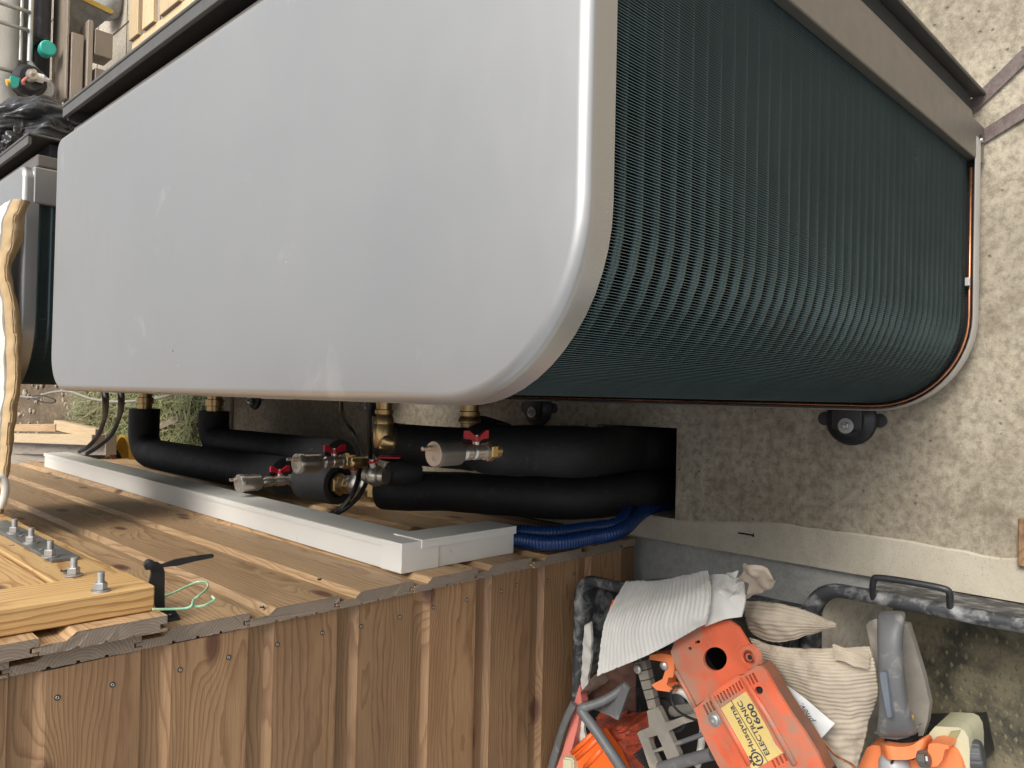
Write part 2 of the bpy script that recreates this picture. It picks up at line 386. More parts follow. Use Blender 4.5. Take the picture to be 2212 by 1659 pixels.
def board(name, a, b, mat, parent=None, grain='y', seed=0, bev=.002, tone=None, rot=None, endmat=True):
    """a sawn timber between corners a and b with grain along an axis"""
    bm = BM(); box(bm, a, b, bev, rot, 1)
    gi = 'xyz'.index(grain); o = obj(name, bm, [mat, ENDG] if endmat else mat, parent)
    R = random.Random(seed + 3); off = Vector((R.uniform(0, 40), R.uniform(-.06, .06), R.uniform(-.01, .04)))
    c = (Vector(a) + Vector(b)) / 2; ri = rot.inverted() if rot else Matrix.Identity(3)
    oth = [i for i in range(3) if i != gi]; s = Vector(b) - Vector(a)
    if abs(s[oth[0]]) < abs(s[oth[1]]): oth = oth[::-1]
    t0 = tone or R.uniform(.85, 1.12)
    def rl(fi, co):
        l = ri @ (co - c); return (l[gi] + off.x, l[oth[0]] + off.y, l[oth[1]] + off.z)
    wood_attr(o, rl, lambda fi: t0)
    if endmat:
        for f in o.data.polygons:
            if abs((ri @ f.normal)[gi]) > .9: f.material_index = 1
    return o
def copy_tree(o, parent=None, off=None):
    c = o.copy(); COL.objects.link(c); c.parent = parent
    if parent: c.matrix_parent_inverse = o.matrix_parent_inverse.copy()
    if off is not None: c.location = o.location + Vector(off)
    for ch in list(o.children): copy_tree(ch, c)
    return c
def hexa(bm, base, axis, r, h, ch=.12):
    lathe(bm, base, axis, [(0, r * (1 - ch)), (h * .12, r), (h * .88, r), (h, r * (1 - ch))], 6)
def text_mesh(name, s, p0, p1, hgt, nrm, mat, parent, th=.0006, shear=0, sx=1, bold=0):
    """flat raised lettering from point p0 to p1, cap height hgt, on a plane of normal nrm"""
    cu = bpy.data.curves.new(name, 'FONT'); cu.body = s; cu.size = 1; cu.extrude = .0; cu.shear = shear; cu.offset = bold
    to = bpy.data.objects.new(name + '_t', cu); COL.objects.link(to)
    dg = bpy.context.evaluated_depsgraph_get(); me = bpy.data.meshes.new_from_object(to.evaluated_get(dg))
    bpy.data.objects.remove(to); bpy.data.curves.remove(cu)
    xs = [v.co.x for v in me.vertices]; x0, x1 = min(xs), max(xs); cap = .70
    u = (Vector(p1) - Vector(p0)); L = u.length; u.normalize(); nrm = Vector(nrm).normalized(); v = nrm.cross(u)
    for q in me.vertices:
        q.co = Vector(p0) + u * ((q.co.x - x0) / (x1 - x0) * L) + v * (q.co.y / cap * hgt) + nrm * th
    return link(name, me, mat, parent)

# ------------------------------------------------------------------ ground and setting
HX0, HX1, HY0, HY1 = -.289, -.071, 1.03, 1.27          # opening in the slab where the pipes go down
bm = BM()
def rect(bm, x0, y0, x1, y1, z=0, n=1):
    bm.faces.new([bm.verts.new((x, y, z)) for x, y in ((x0, y0), (x1, y0), (x1, y1), (x0, y1))])
for r in ((-.345, -3, 5, HY0), (-.345, HY0, HX0, HY1), (HX1, HY0, 5, HY1), (-.345, HY1, 5, 3.38)): rect(bm, *r)
for x0, y0, x1, y1 in ((HX0, HY0, HX1, HY0), (HX1, HY0, HX1, HY1), (HX1, HY1, HX0, HY1), (HX0, HY1, HX0, HY0), (-.345, -3, -.345, 3.38), (-.345, 3.38, .6, 3.38)):
    bm.faces.new([bm.verts.new(p) for p in ((x0, y0, 0), (x1, y1, 0), (x1, y1, -.4), (x0, y0, -.4))])
struct('concrete_slab', bm, CONC)
bm = BM(); rect(bm, HX0 - .01, HY0 - .01, HX1 + .01, HY1 + .01, -.38); struct('pit_bottom', bm, DARK)
bm = BM(); rect(bm, -8, -3, -.345, 1.4, -.022); struct('grey_ground', bm, CONC2)
# smooth mortar strip along the edge of the slab, with a ragged inner border
bm = BM(); prev = None
for i in range(101):
    y = -1 + 3.0 * i / 100; w = -.268 + .012 * noise.noise(Vector((y * 4, 0, 0))) + .006 * noise.noise(Vector((y * 30, 3, 0)))
    w = min(w, -.268 - .026 * min(1, max(0, (y - HY0 + .25) / .22)))
    a = bm.verts.new((-.3455, y, .004)); b = bm.verts.new((w, y, .004)); c = bm.verts.new((w + .004, y, .0002)); d = bm.verts.new((-.3455, y, -.022))
    if prev:
        for (p, q), (s, t) in (((prev[0], prev[1]), (a, b)), ((prev[1], prev[2]), (b, c)), ((prev[3], prev[0]), (d, a))): bm.faces.new((p, q, t, s))
    prev = (a, b, c, d)
struct('mortar_strip', bm, MORT)
# paving right behind the unit, soil, far ground
bm = BM(); rect(bm, .6, 3.38, 12, 14, 0); struct('paving', bm, SLABS)
bm = BM()
for x in range(0, 9): box(bm, (.62 + x * .5 - .004, 3.4, 0), (.62 + x * .5 + .004, 12, .003))
for y in range(0, 12): box(bm, (.6, 3.8 + y * .5 - .004, -.001), (5.5, 3.8 + y * .5 + .004, .002))
struct('paving_joint', bm, SOIL)
bm = BM(); N = 60
vs = [[bm.verts.new((-8 + 16 * i / N, 3.36 + 20 * (j / N) ** 1.6, -.02 + .05 * noise.noise(Vector((i * .7, j * .7, 0))) + (0 if (-8 + 16 * i / N) > .3 else 1) * max(0, .35 * ((20 * (j / N) ** 1.6 - 1.9)) if j else 0) * .6)) for i in range(N + 1)] for j in range(N + 1)]
for j in range(N):
    for i in range(N): bm.faces.new((vs[j][i], vs[j][i + 1], vs[j + 1][i + 1], vs[j + 1][i]))
bmesh.ops.translate(bm, verts=bm.verts, vec=(0, 0, -.03)); struct('soil_bank', bm, SOIL, smooth=True)
bm = BM(); rect(bm, -60, -60, 60, 90, -.45); struct('far_ground', bm, SOIL)
bm = BM(); R = random.Random(5)
for i in range(9000):
    x = R.uniform(-.6, .25); y = 3.42 + R.random() ** 1.2 * 1.75; b = Vector((x, y, -.04)); h = R.uniform(.06, .30); a = R.uniform(0, 2 * PI); l = R.uniform(.3, 1.5)
    w = Vector((math.cos(a + 1.5), math.sin(a + 1.5), 0)) * R.uniform(.0015, .0045); d = Vector((math.cos(a), math.sin(a), 0)) * h * l
    p1 = b + Vector((0, 0, h * .6)) + d * .35; p2 = b + Vector((0, 0, h * (.9 - .3 * min(l, 1)))) + d
    v = [bm.verts.new(q) for q in (b - w, b + w, p1 + w * .8, p1 - w * .8)]; t = bm.verts.new(p2)
    bm.faces.new(v); bm.faces.new((v[3], v[2], t))
tag(obj('grass', bm, GRASSM), 'tangled green and straw coloured grass behind the slab', 'grass', kind='stuff')
bm = BM(); R = random.Random(8)
for i in range(700):
    x = R.uniform(-.6, .5); y = R.uniform(4.6, 7.4); s = R.uniform(.003, .03) ** 1.0 * R.uniform(.3, 1)
    z = -.05 + .21 * max(0, y - 3.36 - 1.9) + s * .3
    bmesh.ops.create_icosphere(bm, subdivisions=1, radius=s, matrix=Matrix.Translation((x, y, z)) @ Matrix.Rotation(R.random() * 3, 4, 'Z') @ Matrix.Diagonal((1.4, .9, .6, 1)))
tag(obj('gravel', bm, plain('small_stones', (.38, .31, .23), .9, 0, .4, 12)), 'pale stones scattered over the brown soil bank', 'gravel', kind='stuff')

# ------------------------------------------------------------------ wooden shed with novelty cladding
shed = thing('wooden_shed', (-.36, 1.13, 0), 'shed corner clad in brown knotty horizontal boards beside the heat pumps', 'shed')
Z0, PT = .076, .16; XF, YF = -.345, 1.127; TH = .022; YEND = 3.95
def profile(k):
    """board section: list of (z, depth from outer face) going round; depth grows into the wall"""
    top = Z0 + PT * (k + 1) - .0012; bot = Z0 + PT * k
    out = [(bot, 0), (bot + .117, 0), (bot + .129, .0095), (top, .0095), (top, .0125), (top + .008, .0125), (top + .008, .017), (top, .017), (top, TH)]
    for c in (.115, .08, .045): out += [(bot + c + .003, TH), (bot + c + .002, TH - .003), (bot + c - .002, TH - .003), (bot + c - .003, TH)]
    out += [(bot, TH), (bot, .018), (bot + .010, .018), (bot + .010, .011), (bot, .011)]
    return out
def cladding(name, ks, to3, L0, L1, mat, parent, jag=.0015, seed=0, trim=None):
    bm = BM(); fid = []; Rr = random.Random(seed); per = {}
    for k in ks:
        P = profile(k); e0 = Rr.uniform(-.002, .002); tilt = Rr.uniform(-.003, .003)
        # a few extra points along the visible face give the sawn end its rough line
        Q = []
        for i, (z, d) in enumerate(P):
            Q.append((z, d)); z2, d2 = P[(i + 1) % len(P)]; ln = math.hypot(z2 - z, d2 - d); n = int(ln / .004)
            for s in range(1, n): Q.append((z + (z2 - z) * s / n, d + (d2 - d) * s / n))
        per[k] = Vector((Rr.uniform(0, 60), Rr.uniform(-.10, .02), Rr.uniform(-.01, .05)))
        lim = trim(k) if trim else None
        A0 = [bm.verts.new(to3(L0 + e0 + tilt * (z - P[0][0]) / PT + jag * noise.noise(Vector((z * 190, d * 190, k))), z, d)) for z, d in Q]
        B0 = [bm.verts.new(to3(L1, z, d)) for z, d in Q]
        n0 = len(bm.faces)
        for i in range(len(Q)): bm.faces.new((A0[i], A0[(i + 1) % len(Q)], B0[(i + 1) % len(Q)], B0[i])); fid.append(k)
        bm.faces.new(A0[::-1]); bm.faces.new(B0); fid += [(k, 'e'), (k, 'e')]
    bmesh.ops.recalc_face_normals(bm, faces=bm.faces)
    me = bpy.data.meshes.new(name); bm.to_mesh(me); bm.free(); o = link(name, me, [mat, ENDG], parent)
    tn = {k: Rr.uniform(.76, 1.14) for k in ks}
    K = lambda i: fid[i][0] if isinstance(fid[i], tuple) else fid[i]
    inv = to3(0, 0, 0, True)
    def rl(i, co):
        l, z, d = inv(co); k = K(i); of = per[k]; return (l + of.x, z - Z0 - PT * k + of.y, -d + of.z)
    wood_attr(o, rl, lambda i: tn[K(i)])
    for f in me.polygons:
        if isinstance(fid[f.index], tuple): f.material_index = 1
    return o
def side3(l, z, d, inv=False):
    if inv: return lambda co: (co.y, co.z, XF - co.x)
    return (XF - d, l, z)
def front3(l, z, d, inv=False):
    if inv: return lambda co: (-co.x, co.z, co.y - YF - .004)
    return (-l, YF + .004 + d, z)
cladding('side_cladding', range(0, 16), side3, YF, YEND, WOOD, shed, seed=3)
cladding('front_cladding', range(0, 16), front3, .3685, 3.2, WOOD2, shed, seed=11, jag=.0005)
for lo, hi, nm in (((-.366, YF + .001, .02), (XF - .001, YEND, Z0 - .001), 'side'), ((-3.2, YF + .004, .02), (-.3685, YF + .024, Z0 - .001), 'front')):
    board('bottom_board', lo, hi, WOOD2, shed, 'y' if nm == 'side' else 'x', seed=4, tone=.7)
bm = BM(); box(bm, (-3.1, YF + .03, .0), (XF - .03, YEND - .03, 2.64)); obj('wall_core', bm, DARK, shed)
bm = BM(); box(bm, (-3.3, YF - .12, 2.66), (XF + .12, YEND + .2, 2.72), .01); obj('roof', bm, BLACKM, shed)
# screws in both faces
def screw(p, ax, r=.0038, parent=shed, m=GALV):
    bm = BM(); p = Vector(p); lathe(bm, p, ax, [(-.002, r * .62), (.0006, r * .62), (.0010, r * .5), (.0004, r * .3)], 10); o = obj('screw', bm, m, parent, autos=40)
    if parent.type == 'EMPTY' or parent.name.startswith('hatch'):
        bm = BM(); lathe(bm, p, ax, [(-.002, r), (.0004, r)], 14)
        k = obj('countersink', bm, HOLE, o if parent.type == 'EMPTY' else parent)
    return o
HOLE = plain('screw_hole', (.045, .03, .02), .9, bs=0)
for px, py in ((124, 1507), (243, 1479), (389, 1447), (494, 1420), (599, 1392), (696, 1367), (780, 1353), (863, 1333), (936, 1312), (1008, 1296), (1083, 1277), (1116, 1264), (1184, 1254), (1240, 1240)):
    q = A(px, py, y=YF + .0035); screw(q, (0, -1, 0))
for px, py in ((566, 1310), (690, 1250)): screw(A(px, py, x=XF), (1, 0, 0))

# hatch door lying over the side cladding, high on the wall
hx = XF + .001; hatch_bm = None
def hat3(l, z, d, inv=False):
    if inv: return lambda co: (co.y, co.z + .03, hx + TH - co.x)
    return (hx + TH - d, l, z - .03)
hatch = cladding('hatch', (7, 8, 9, 10), hat3, 1.118, 2.25, WOOD, shed, seed=21)
hx1 = hx + TH
stile = board('frame_timber', (hx1 + .001, 1.149, 1.172), (hx1 + .037, 1.262, 1.9), FRESH, hatch, 'z', 5, tone=1.15)
board('frame_timber', (hx1 + .001, 1.264, 1.173), (hx1 + .036, 2.2, 1.272), FRESH, hatch, 'y', 9, tone=.95)
board('frame_timber', (hx1 + .001, 1.264, 1.276), (hx1 + .033, 1.262 + .42, 1.9), FRESH, hatch, 'y', 14, tone=1.1)
xh = hx1 + .036
bm = BM(); box(bm, (xh, 1.40, 1.196), (xh + .006, 1.86, 1.238), .001); box(bm, (xh, 1.78, 1.24), (xh + .006, 1.86, 1.7), .001)
obj('hinge_strap', bm, PLATE, hatch)
for i, (px, py) in enumerate(((31, 1152), (67, 1173), (108, 1203), (159, 1243), (217, 1277))):
    q = A(px, py, x=xh + (.006 if i < 3 else .001)); bm = BM(); ax = (1, 0, 0); s = mpp(q) * 1
    lathe(bm, q, ax, [(0, .0125), (.002, .0125), (.0025, .009)], 20); hexa(bm, q + Vector((.0025, 0, 0)), ax, .0088, .010)
    pr = [(.012, .005)]
    for k in range(11): pr += [(.0125 + k * .0013, .0050), (.0131 + k * .0013, .0044)]
    pr += [(.027, .0046), (.0272, .001)]; lathe(bm, q, ax, pr, 14); obj('bolt', bm, GALV, hatch, autos=35)
for px, py in ((44, 1160), (87, 1190), (140, 1233)):
    q = A(px, py - 2, x=xh + .006); s_ = screw(q, (1, 0, 0), .006, hatch)
for px, py in ((96, 1170), (25, 1178), (135, 1262)): screw(A(px, py, x=xh), (1, 0, 0), .0045, hatch)
# latch: an iron stay with a blade handle and a foot plate, fixed to the wall by the hatch
lt = thing('door_latch', A(357, 1330, x=XF), 'black iron latch stay with blade handle standing out from the boards below the hatch', 'latch')
b0 = A(357, 1322, x=XF + .002); 
bm = BM(); prism(bm, [A(*p, x=XF + .0045) for p in ((327, 1322), (377, 1316), (389, 1333), (345, 1341))], (-.004, 0, 0)); obj('foot_plate', bm, BLACKM, lt)
bl = A(340, 1323, x=XF + .004); yl = bl.y
bm = BM(); prism(bm, [A(*p, y=yl) for p in ((324, 1218), (350, 1218), (356, 1235), (356, 1318), (341, 1320), (334, 1303), (322, 1288), (323, 1262), (328, 1238))], (0, .005, 0)); obj('stay', bm, BLACKM, lt)
bm = BM(); prism(bm, [A(*p, y=yl - .006) for p in ((312, 1221), (318, 1215), (342, 1214), (350, 1220), (380, 1209), (420, 1202), (460, 1197), (463, 1200), (460, 1205), (420, 1213), (385, 1222), (348, 1226), (330, 1230), (316, 1232))], (0, .0055, 0)); obj('blade_handle', bm, BLACKM, lt)
bm = BM(); lathe(bm, A(328, 1220, y=yl - .009), (0, 1, 0), [(0, .002), (.001, .006), (.006, .0065), (.016, .006), (.017, .003)], 14); obj('pivot_bolt', bm, BLACKM, lt, autos=40)
for px, py in ((347, 1318), (367, 1328)): screw(A(px, py, x=XF + .005), (1, 0, 0), .004, lt)
wp = [A(330, 1316, x=-.315), A(358, 1316, x=-.318), A(400, 1314, x=-.320), A(414, 1308, x=-.315), A(418, 1296, x=-.312), A(432, 1285, x=-.308), A(448, 1270, x=-.31), A(446, 1258, x=-.312), A(428, 1257, x=-.315), A(405, 1266, x=-.32), A(380, 1278, x=-.325), A(352, 1289, x=-.33)]
w = pipe_obj('wire', wp, .0018, GYW, m=6, seg=8); tag(w, 'looped green and yellow earth wire beside the black latch', 'wire')
bm = BM(); tube(bm, spline([A(414, 1311, x=-.318), A(440, 1308, x=-.318), A(458, 1299, x=-.315), A(464, 1295, x=-.314), A(458, 1288, x=-.312)], 6), .0018, 8); obj('wire_end', bm, GYW, w)

# ------------------------------------------------------------------ heat pump
UX0, UX1, UY0, UY1 = -0.011, .502, .387, 1.785
def rrect(off, z, rn=.17, rf=.075, rr=.03, n=14):
    """rounded rectangle inset by off: corners near-left, near-right, far-right, far-left"""
    x0, x1, y0, y1 = UX0 + off, UX1 - off, UY0 + off, UY1 - off; out = []
    for cx, cy, r, a0 in ((x0, y0, rn, PI), (x1, y0, rr, 1.5 * PI), (x1, y1, rr, 0), (x0, y1, rf, .5 * PI)):
        r = max(.002, r - off); sx = 1 if cx == x0 else -1; sy = 1 if cy == y0 else -1
        for k in range(n + 1):
            a = a0 + .5 * PI * k / n; out.append(Vector((cx + sx * r + r * math.cos(a), cy + sy * r + r * math.sin(a), z)))
    return out
def loft(bm, rings, top=True, bot=False):
    vs = [[bm.verts.new(p) for p in r] for r in rings]; n = len(vs[0])
    for a, b in zip(vs, vs[1:]):
        for k in range(n): bm.faces.new((a[k], a[(k + 1) % n], b[(k + 1) % n], b[k]))
    if top: bm.faces.new(vs[-1])
    if bot: bm.faces.new(vs[0][::-1])
hp = thing('heat_pump', (.27, 1.16, 0), 'large silver heat pump with dark finned side, nearest the camera', 'heat pump', 'silver heat pumps standing in a row')
bm = BM()
rg = [rrect(.004, 1.112), rrect(0, 1.112), rrect(0, 1.118), rrect(0, 1.135)]
for k in range(1, 9):
    a = k / 8 * PI / 2; rg.append(rrect(.012 * (1 - math.cos(a)), 1.136 + .011 * math.sin(a)))
loft(bm, rg); o = obj('top_cover', bm, SILV, hp, autos=80)
# deep skirt over the corner post
bm = BM(); box(bm, (.415, UY0 - .001, 1.03), (UX1 - .001, UY0 + .03, 1.125), .004)
bmesh.ops.recalc_face_normals(bm, faces=bm.faces); obj('cover_skirt', bm, SILV, hp)
# scalloped screw recess tabs under the left rim
for yy in (.62, .92, 1.22, 1.52):
    bm = BM(); prism(bm, [Vector((UX0 - .001, yy + .035 * math.cos(t * PI / 10), 1.118 - .018 * math.sin(t * PI / 10))) for t in range(11)], (.003, 0, 0)); obj('rim_tab', bm, SILV, hp)
# base tray
bm = BM()
loft(bm, [rrect(.0, .035), rrect(-.004, .037), rrect(-.004, .062), rrect(-.002, .064), rrect(.000, .062), rrect(.001, .05)], top=True, bot=True); obj('base_tray', bm, TRAY, hp, autos=60)
bm = BM(); loft(bm, [rrect(.0015, .0505), rrect(.0015, .052)], top=True); obj('tray_floor', bm, DARK, hp)
def path(off, n=16, y_end=UY1 - .12, x_end=.440):
    """coil line from the near-right post round the near-left corner along the left side; returns points and arc length"""
    r = .17 - off; cx, cy = UX0 + .17, UY0 + .17; P = [Vector((x_end, UY0 + off, 0))]
    for k in range(n + 1):
        a = 1.5 * PI - .5 * PI * k / n; P.append(Vector((cx + r * math.cos(a), cy + r * math.sin(a), 0)))
    P.append(Vector((UX0 + off, y_end, 0))); return P
def sample(P, s):
    for a, b in zip(P, P[1:]):
        L = (b - a).length
        if s <= L: t = (b - a).normalized(); return a + t * s, Vector((-t.y, t.x, 0))
        s -= L
    return P[-1], Vector((1, 0, 0))
P = path(.011); LT = sum((b - a).length for a, b in zip(P, P[1:]))
bm = BM(); s = 0; zb, zt = .066, 1.125; R = random.Random(1)
cen = Vector((.27, 1.1, 0))
me_mat = []
while s < LT:
    p, nrm = sample(P, s)
    if (cen - p).dot(nrm) < 0: nrm = -nrm
    t = Vector((-nrm.y, nrm.x, 0)) * .00022; d = nrm * .040; j = t.normalized() * R.uniform(-.00018, .00018)
    a = [bm.verts.new(q + j) for q in (p - t + Vector((0, 0, zb)), p + t + Vector((0, 0, zb)), p + t + Vector((0, 0, zt)), p - t + Vector((0, 0, zt)))]
    b = [bm.verts.new(v.co + d) for v in a]
    f = bm.faces.new(a); f.material_index = 1
    bm.faces.new((a[1], b[1], b[2], a[2])); bm.faces.new((a[0], a[3], b[3], b[0])); bm.faces.new((b[3], b[2], b[1], b[0]))
    s += .0027
me = bpy.data.meshes.new('fin_coil'); bm.to_mesh(me); bm.free(); coil = link('fin_coil', me, [FIN, FINEDGE], hp)
# copper tube rows with collars behind the fin edges
bm = BM(); Pt = path(.011 + .0085); z = zb + .018; row = 0
Ps = [sample(Pt, i / 60 * sum((b - a).length for a, b in zip(Pt, Pt[1:])))[0] for i in range(61)]
while z < zt - .005:
    tube(bm, [Vector((p.x, p.y, z)) for p in Ps], .007, 8); z += .0262
obj('coil_tubes', bm, TUBEM, coil, smooth=True)
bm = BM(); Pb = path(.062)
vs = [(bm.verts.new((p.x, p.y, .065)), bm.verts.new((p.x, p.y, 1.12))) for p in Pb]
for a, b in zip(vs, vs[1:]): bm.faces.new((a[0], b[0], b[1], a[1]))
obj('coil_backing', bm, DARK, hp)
# copper run in the tray
bm = BM(); Pc = path(.0055, x_end=.425); tube(bm, [Vector((p.x, p.y, .060)) for p in Pc], .0025, 8); obj('drain_heater_tube', bm, COPPER, hp, smooth=True)
bm = BM(); box(bm, A(2097, 600, z=.068), A(2097, 618, z=.068) + Vector((0, .008, .008)), .001); obj('clip', bm, TRAY, hp)
# corner post and black front panel
bm = BM(); box(bm, (.440, UY0 - .003, .012), (.508, UY0 + .028, 1.03), .002); obj('corner_post', bm, POST, hp)
bm = BM(); box(bm, (.480, UY0 + .03, .06), (.5, UY1 - .004, 1.11), .002); obj('side_wall', bm, BLKP, hp)
bm = BM(); lathe(bm, Vector((.478, UY0 - .0032, .035)), (0, -1, 0), [(0, .011), (.0006, .011), (.0004, .005)], 18); obj('screw_recess', bm, BLKP, hp)
bm = BM(); lathe(bm, Vector((.478, UY0 - .0036, .035)), (0, -1, 0), [(0, .0045), (.003, .004), (.0035, .0015)], 12); obj('screw', bm, GALV, hp)
fp = BM()
# panel: face plate, flanges returning towards the body, curved near corner
xo, xi = .575, .525
prof = [(xi, .0), (xo - .012, .0), (xo, .006)]
box(fp, (xo - .006, UY0 - .004, .006), (xo, UY1 + .0, 1.14), .002)
box(fp, (xi + .024, UY0 + .002, 1.130), (xo - .0065, UY1 - .002, 1.138), .001)
box(fp, (xi + .02, UY1 - .007, .008), (xo - .0065, UY1 - .001, 1.129), .001)
obj('front_panel', fp, BLKS, hp)
bm = BM(); box(bm, (.503, UY0 + .006, .05), (.532, UY1 - .005, 1.118), .004); obj('fan_shroud', bm, POST, hp)
bm = BM(); box(bm, (.533, UY0 + .012, .04), (.5635, UY1 - .008, 1.09), .003); obj('panel_core', bm, DARK, hp)
# feet
def foot(y):
    bm = BM(); c = Vector((-.035, y, 0)); lathe(bm, c, (0, 0, 1), [(0, .050), (.005, .052), (.011, .049), (.016, .036), (.022, .032)], 28)
    for s_ in (-1, 1): lathe(bm, c + Vector((0, s_ * .055, 0)), (0, 0, 1), [(0, .014), (.003, .014), (.0035, .012)], 14)
    box(bm, c + Vector((-.02, -.03, .0225)), c + Vector((.05, .03, .030)), .002)
    f = obj('foot', bm, BLKP, hp, autos=40)
    bm = BM(); q = c + Vector((-.012, .0, .0305)); lathe(bm, q, (0, 0, 1), [(0, .0155), (.0025, .0155), (.003, .012)], 24); hexa(bm, q + Vector((0, 0, .003)), (0, 0, 1), .008, .007); lathe(bm, q + Vector((0, 0, .01)), (0, 0, 1), [(0, .004), (.006, .004), (.0065, .003)], 12)
    obj('bolt', bm, GALV, f, autos=35)
foot(.617); foot(1.48)
# pipe connectors on the left side
def connector(y, z, parent=hp):
    bm = BM(); lathe(bm, Vector((.0, y, z)), (-1, 0, 0), [(-.02, .045), (.018, .047), (.024, .047), (.026, .04)], 28); obj('rubber_grommet', bm, BLKP, parent, autos=40)
CN = [(1.43, .31), (1.58, .46)]
for y, z in CN: connector(y, z)
for y, z in ((1.66, .50), (1.60, .47)):
    bm = BM(); lathe(bm, Vector((.0, y, z)), (-1, 0, 0), [(-.02, .02), (.012, .02), (.024, .013), (.026, .009)], 16); obj('cable_gland', bm, BLKP, hp, autos=40)
D = 1.65
hp2 = copy_tree(hp, None, (0, D, 0)); tag(hp2, 'second silver heat pump standing behind the first, partly under a cardboard sheet', 'heat pump')
# little wire loop under the second unit
w = pipe_obj('wire_loop', [A(70, 856, z=.6), A(95, 855, z=.6), A(119, 864, z=.59), A(113, 870, z=.58), A(90, 868, z=.58), A(72, 860, z=.6)], .003, CABLE, seg=8); tag(w, 'thin black wire loop hanging at the left side of the far heat pump', 'wire')

# ------------------------------------------------------------------ pipes and fittings between unit and shed
def P3(px, py, x): return A(px, py, x=x)
# line one: far elbow, long horizontal run beside the wall
e = A(298, 884, y=3.14); t1 = thing('insulated_pipe', A(300, 975, x=-.25), 'long black insulated pipe with a round elbow, nearest the boards', 'pipe', 'black insulated pipes')
pipe_obj('foam_sleeve', [Vector((-.085, 3.14, .455)), Vector((-.15, 3.14, .455)), Vector((-.21, 3.13, .455)), Vector((-.25, 3.07, .455)), Vector((-.255, 2.9, .455)), Vector((-.255, 2.5, .452)), Vector((-.252, 2.06, .45))], .056, FOAM, t1, 24)
bm = BM(); lathe(bm, Vector((-.02, 3.14, .455)), (-1, 0, 0), [(0, .026), (.02, .026), (.022, .032), (.045, .032), (.047, .027), (.07, .027)], 18); obj('brass_fitting', bm, BRASS, t1, autos=40)
t2 = thing('insulated_pipe', A(465, 955, x=-.2), 'black insulated pipe rising to the far heat pump, running behind the long elbowed one', 'pipe', 'black insulated pipes')
pipe_obj('foam_sleeve', [Vector((-.085, 2.84, .315)), Vector((-.14, 2.84, .315)), Vector((-.18, 2.82, .315)), Vector((-.2, 2.76, .315)), Vector((-.2, 2.5, .315)), Vector((-.2, 2.0, .31))], .055, FOAM, t2, 24)
bm = BM(); lathe(bm, Vector((-.02, 2.84, .315)), (-1, 0, 0), [(0, .026), (.02, .026), (.022, .032), (.045, .032), (.047, .027), (.07, .027)], 18); obj('brass_fitting', bm, BRASS, t2, autos=40)
# short cut sleeve with brass nut
t3 = thing('insulated_pipe', A(700, 1045, x=-.25), 'short grey black foam sleeve cut open around a brass nut, next to the white trunking', 'pipe', 'black insulated pipes')
q0, q1 = Vector((-.252, 1.965, .45)), A(733, 1046, x=-.252); ax = (q1 - q0).normalized(); L = (q1 - q0).length
bm = BM(); lathe(bm, q0, ax, [(0, .04), (.008, .052), (.03, .056), (L - .004, .056), (L, .053), (L, .038), (L - .02, .035)], 30); obj('foam_sleeve', bm, FOAMG, t3, autos=45)
bm = BM(); hexa(bm, q1 - ax * .012, ax, .031, .022); lathe(bm, q1, ax, [(.005, .024), (.03, .024), (.032, .019), (.05, .019)], 20); obj('brass_nut', bm, BRASS, t3, autos=35)
# ball valve of line one
def ball_valve(name, p, ax, s, lever_dir, lab, lever_up):
    t = thing(name, p, lab, 'ball valve', 'red lever ball valves'); ax = Vector(ax).normalized(); bm = BM()
    lathe(bm, p - ax * .04 * s, ax, [(0, .024 * s), (.014 * s, .026 * s), (.016 * s, .02 * s), (.024 * s, .03 * s), (.040 * s, .034 * s), (.056 * s, .03 * s), (.062 * s, .02 * s), (.064 * s, .026 * s), (.08 * s, .024 * s)], 24)
    u = Vector(lever_up).normalized(); lathe(bm, p, u, [(0, .012 * s), (.045 * s, .012 * s), (.046 * s, .007 * s), (.056 * s, .007 * s)], 14); hexa(bm, p + u * .05 * s, u, .009 * s, .008 * s)
    obj('valve_body', bm, NICK, t, autos=40)
    d = Vector(lever_dir).normalized(); sd_ = d.cross(u).normalized(); pts = []
    a = p + u * .046 * s
    line = [a - d * .012 * s, a + d * .015 * s, a + d * .028 * s + u * .018 * s, a + d * .10 * s + u * .02 * s]
    bm = BM()
    pr = [(bm.verts.new(q - sd_ * .010 * s), bm.verts.new(q + sd_ * .010 * s), bm.verts.new(q + sd_ * .010 * s + u * .003), bm.verts.new(q - sd_ * .010 * s + u * .003)) for q in line]
    for m_, n_ in zip(pr, pr[1:]):
        for k in range(4): bm.faces.new((m_[k], m_[(k + 1) % 4], n_[(k + 1) % 4], n_[k]))
    bm.faces.new(pr[0]); bm.faces.new(pr[-1]); obj('lever', bm, REDP, t); return t
ball_valve('ball_valve', A(775, 1048, x=-.25), (0, -1, -.35), 1.0, (0, -1, .1), 'nickel ball valve with red lever between brass nuts, nearest the boards', (.95, .0, .3))
t4 = thing('insulated_pipe', A(960, 1060, x=-.25), 'thick black insulated pipe sloping down into the pit beside the blue conduits', 'pipe', 'black insulated pipes')
C = [A(818, 1057, x=-.25), A(870, 1060, x=-.25), A(980, 1062, x=-.25), A(1100, 1071, x=-.25), A(1250, 1076, x=-.245), Vector((-.24, 1.155, .04)), Vector((-.235, 1.14, -.1)), Vector((-.235, 1.14, -.36))]
bm = BM(); Q = spline(C, 8); tube(bm, Q, [.036, .047, .050] + [.051 + .003 * noise.noise(p * 14) for p in Q[3:]], 26); obj('foam_sleeve', bm, FOAM, t4, autos=60)
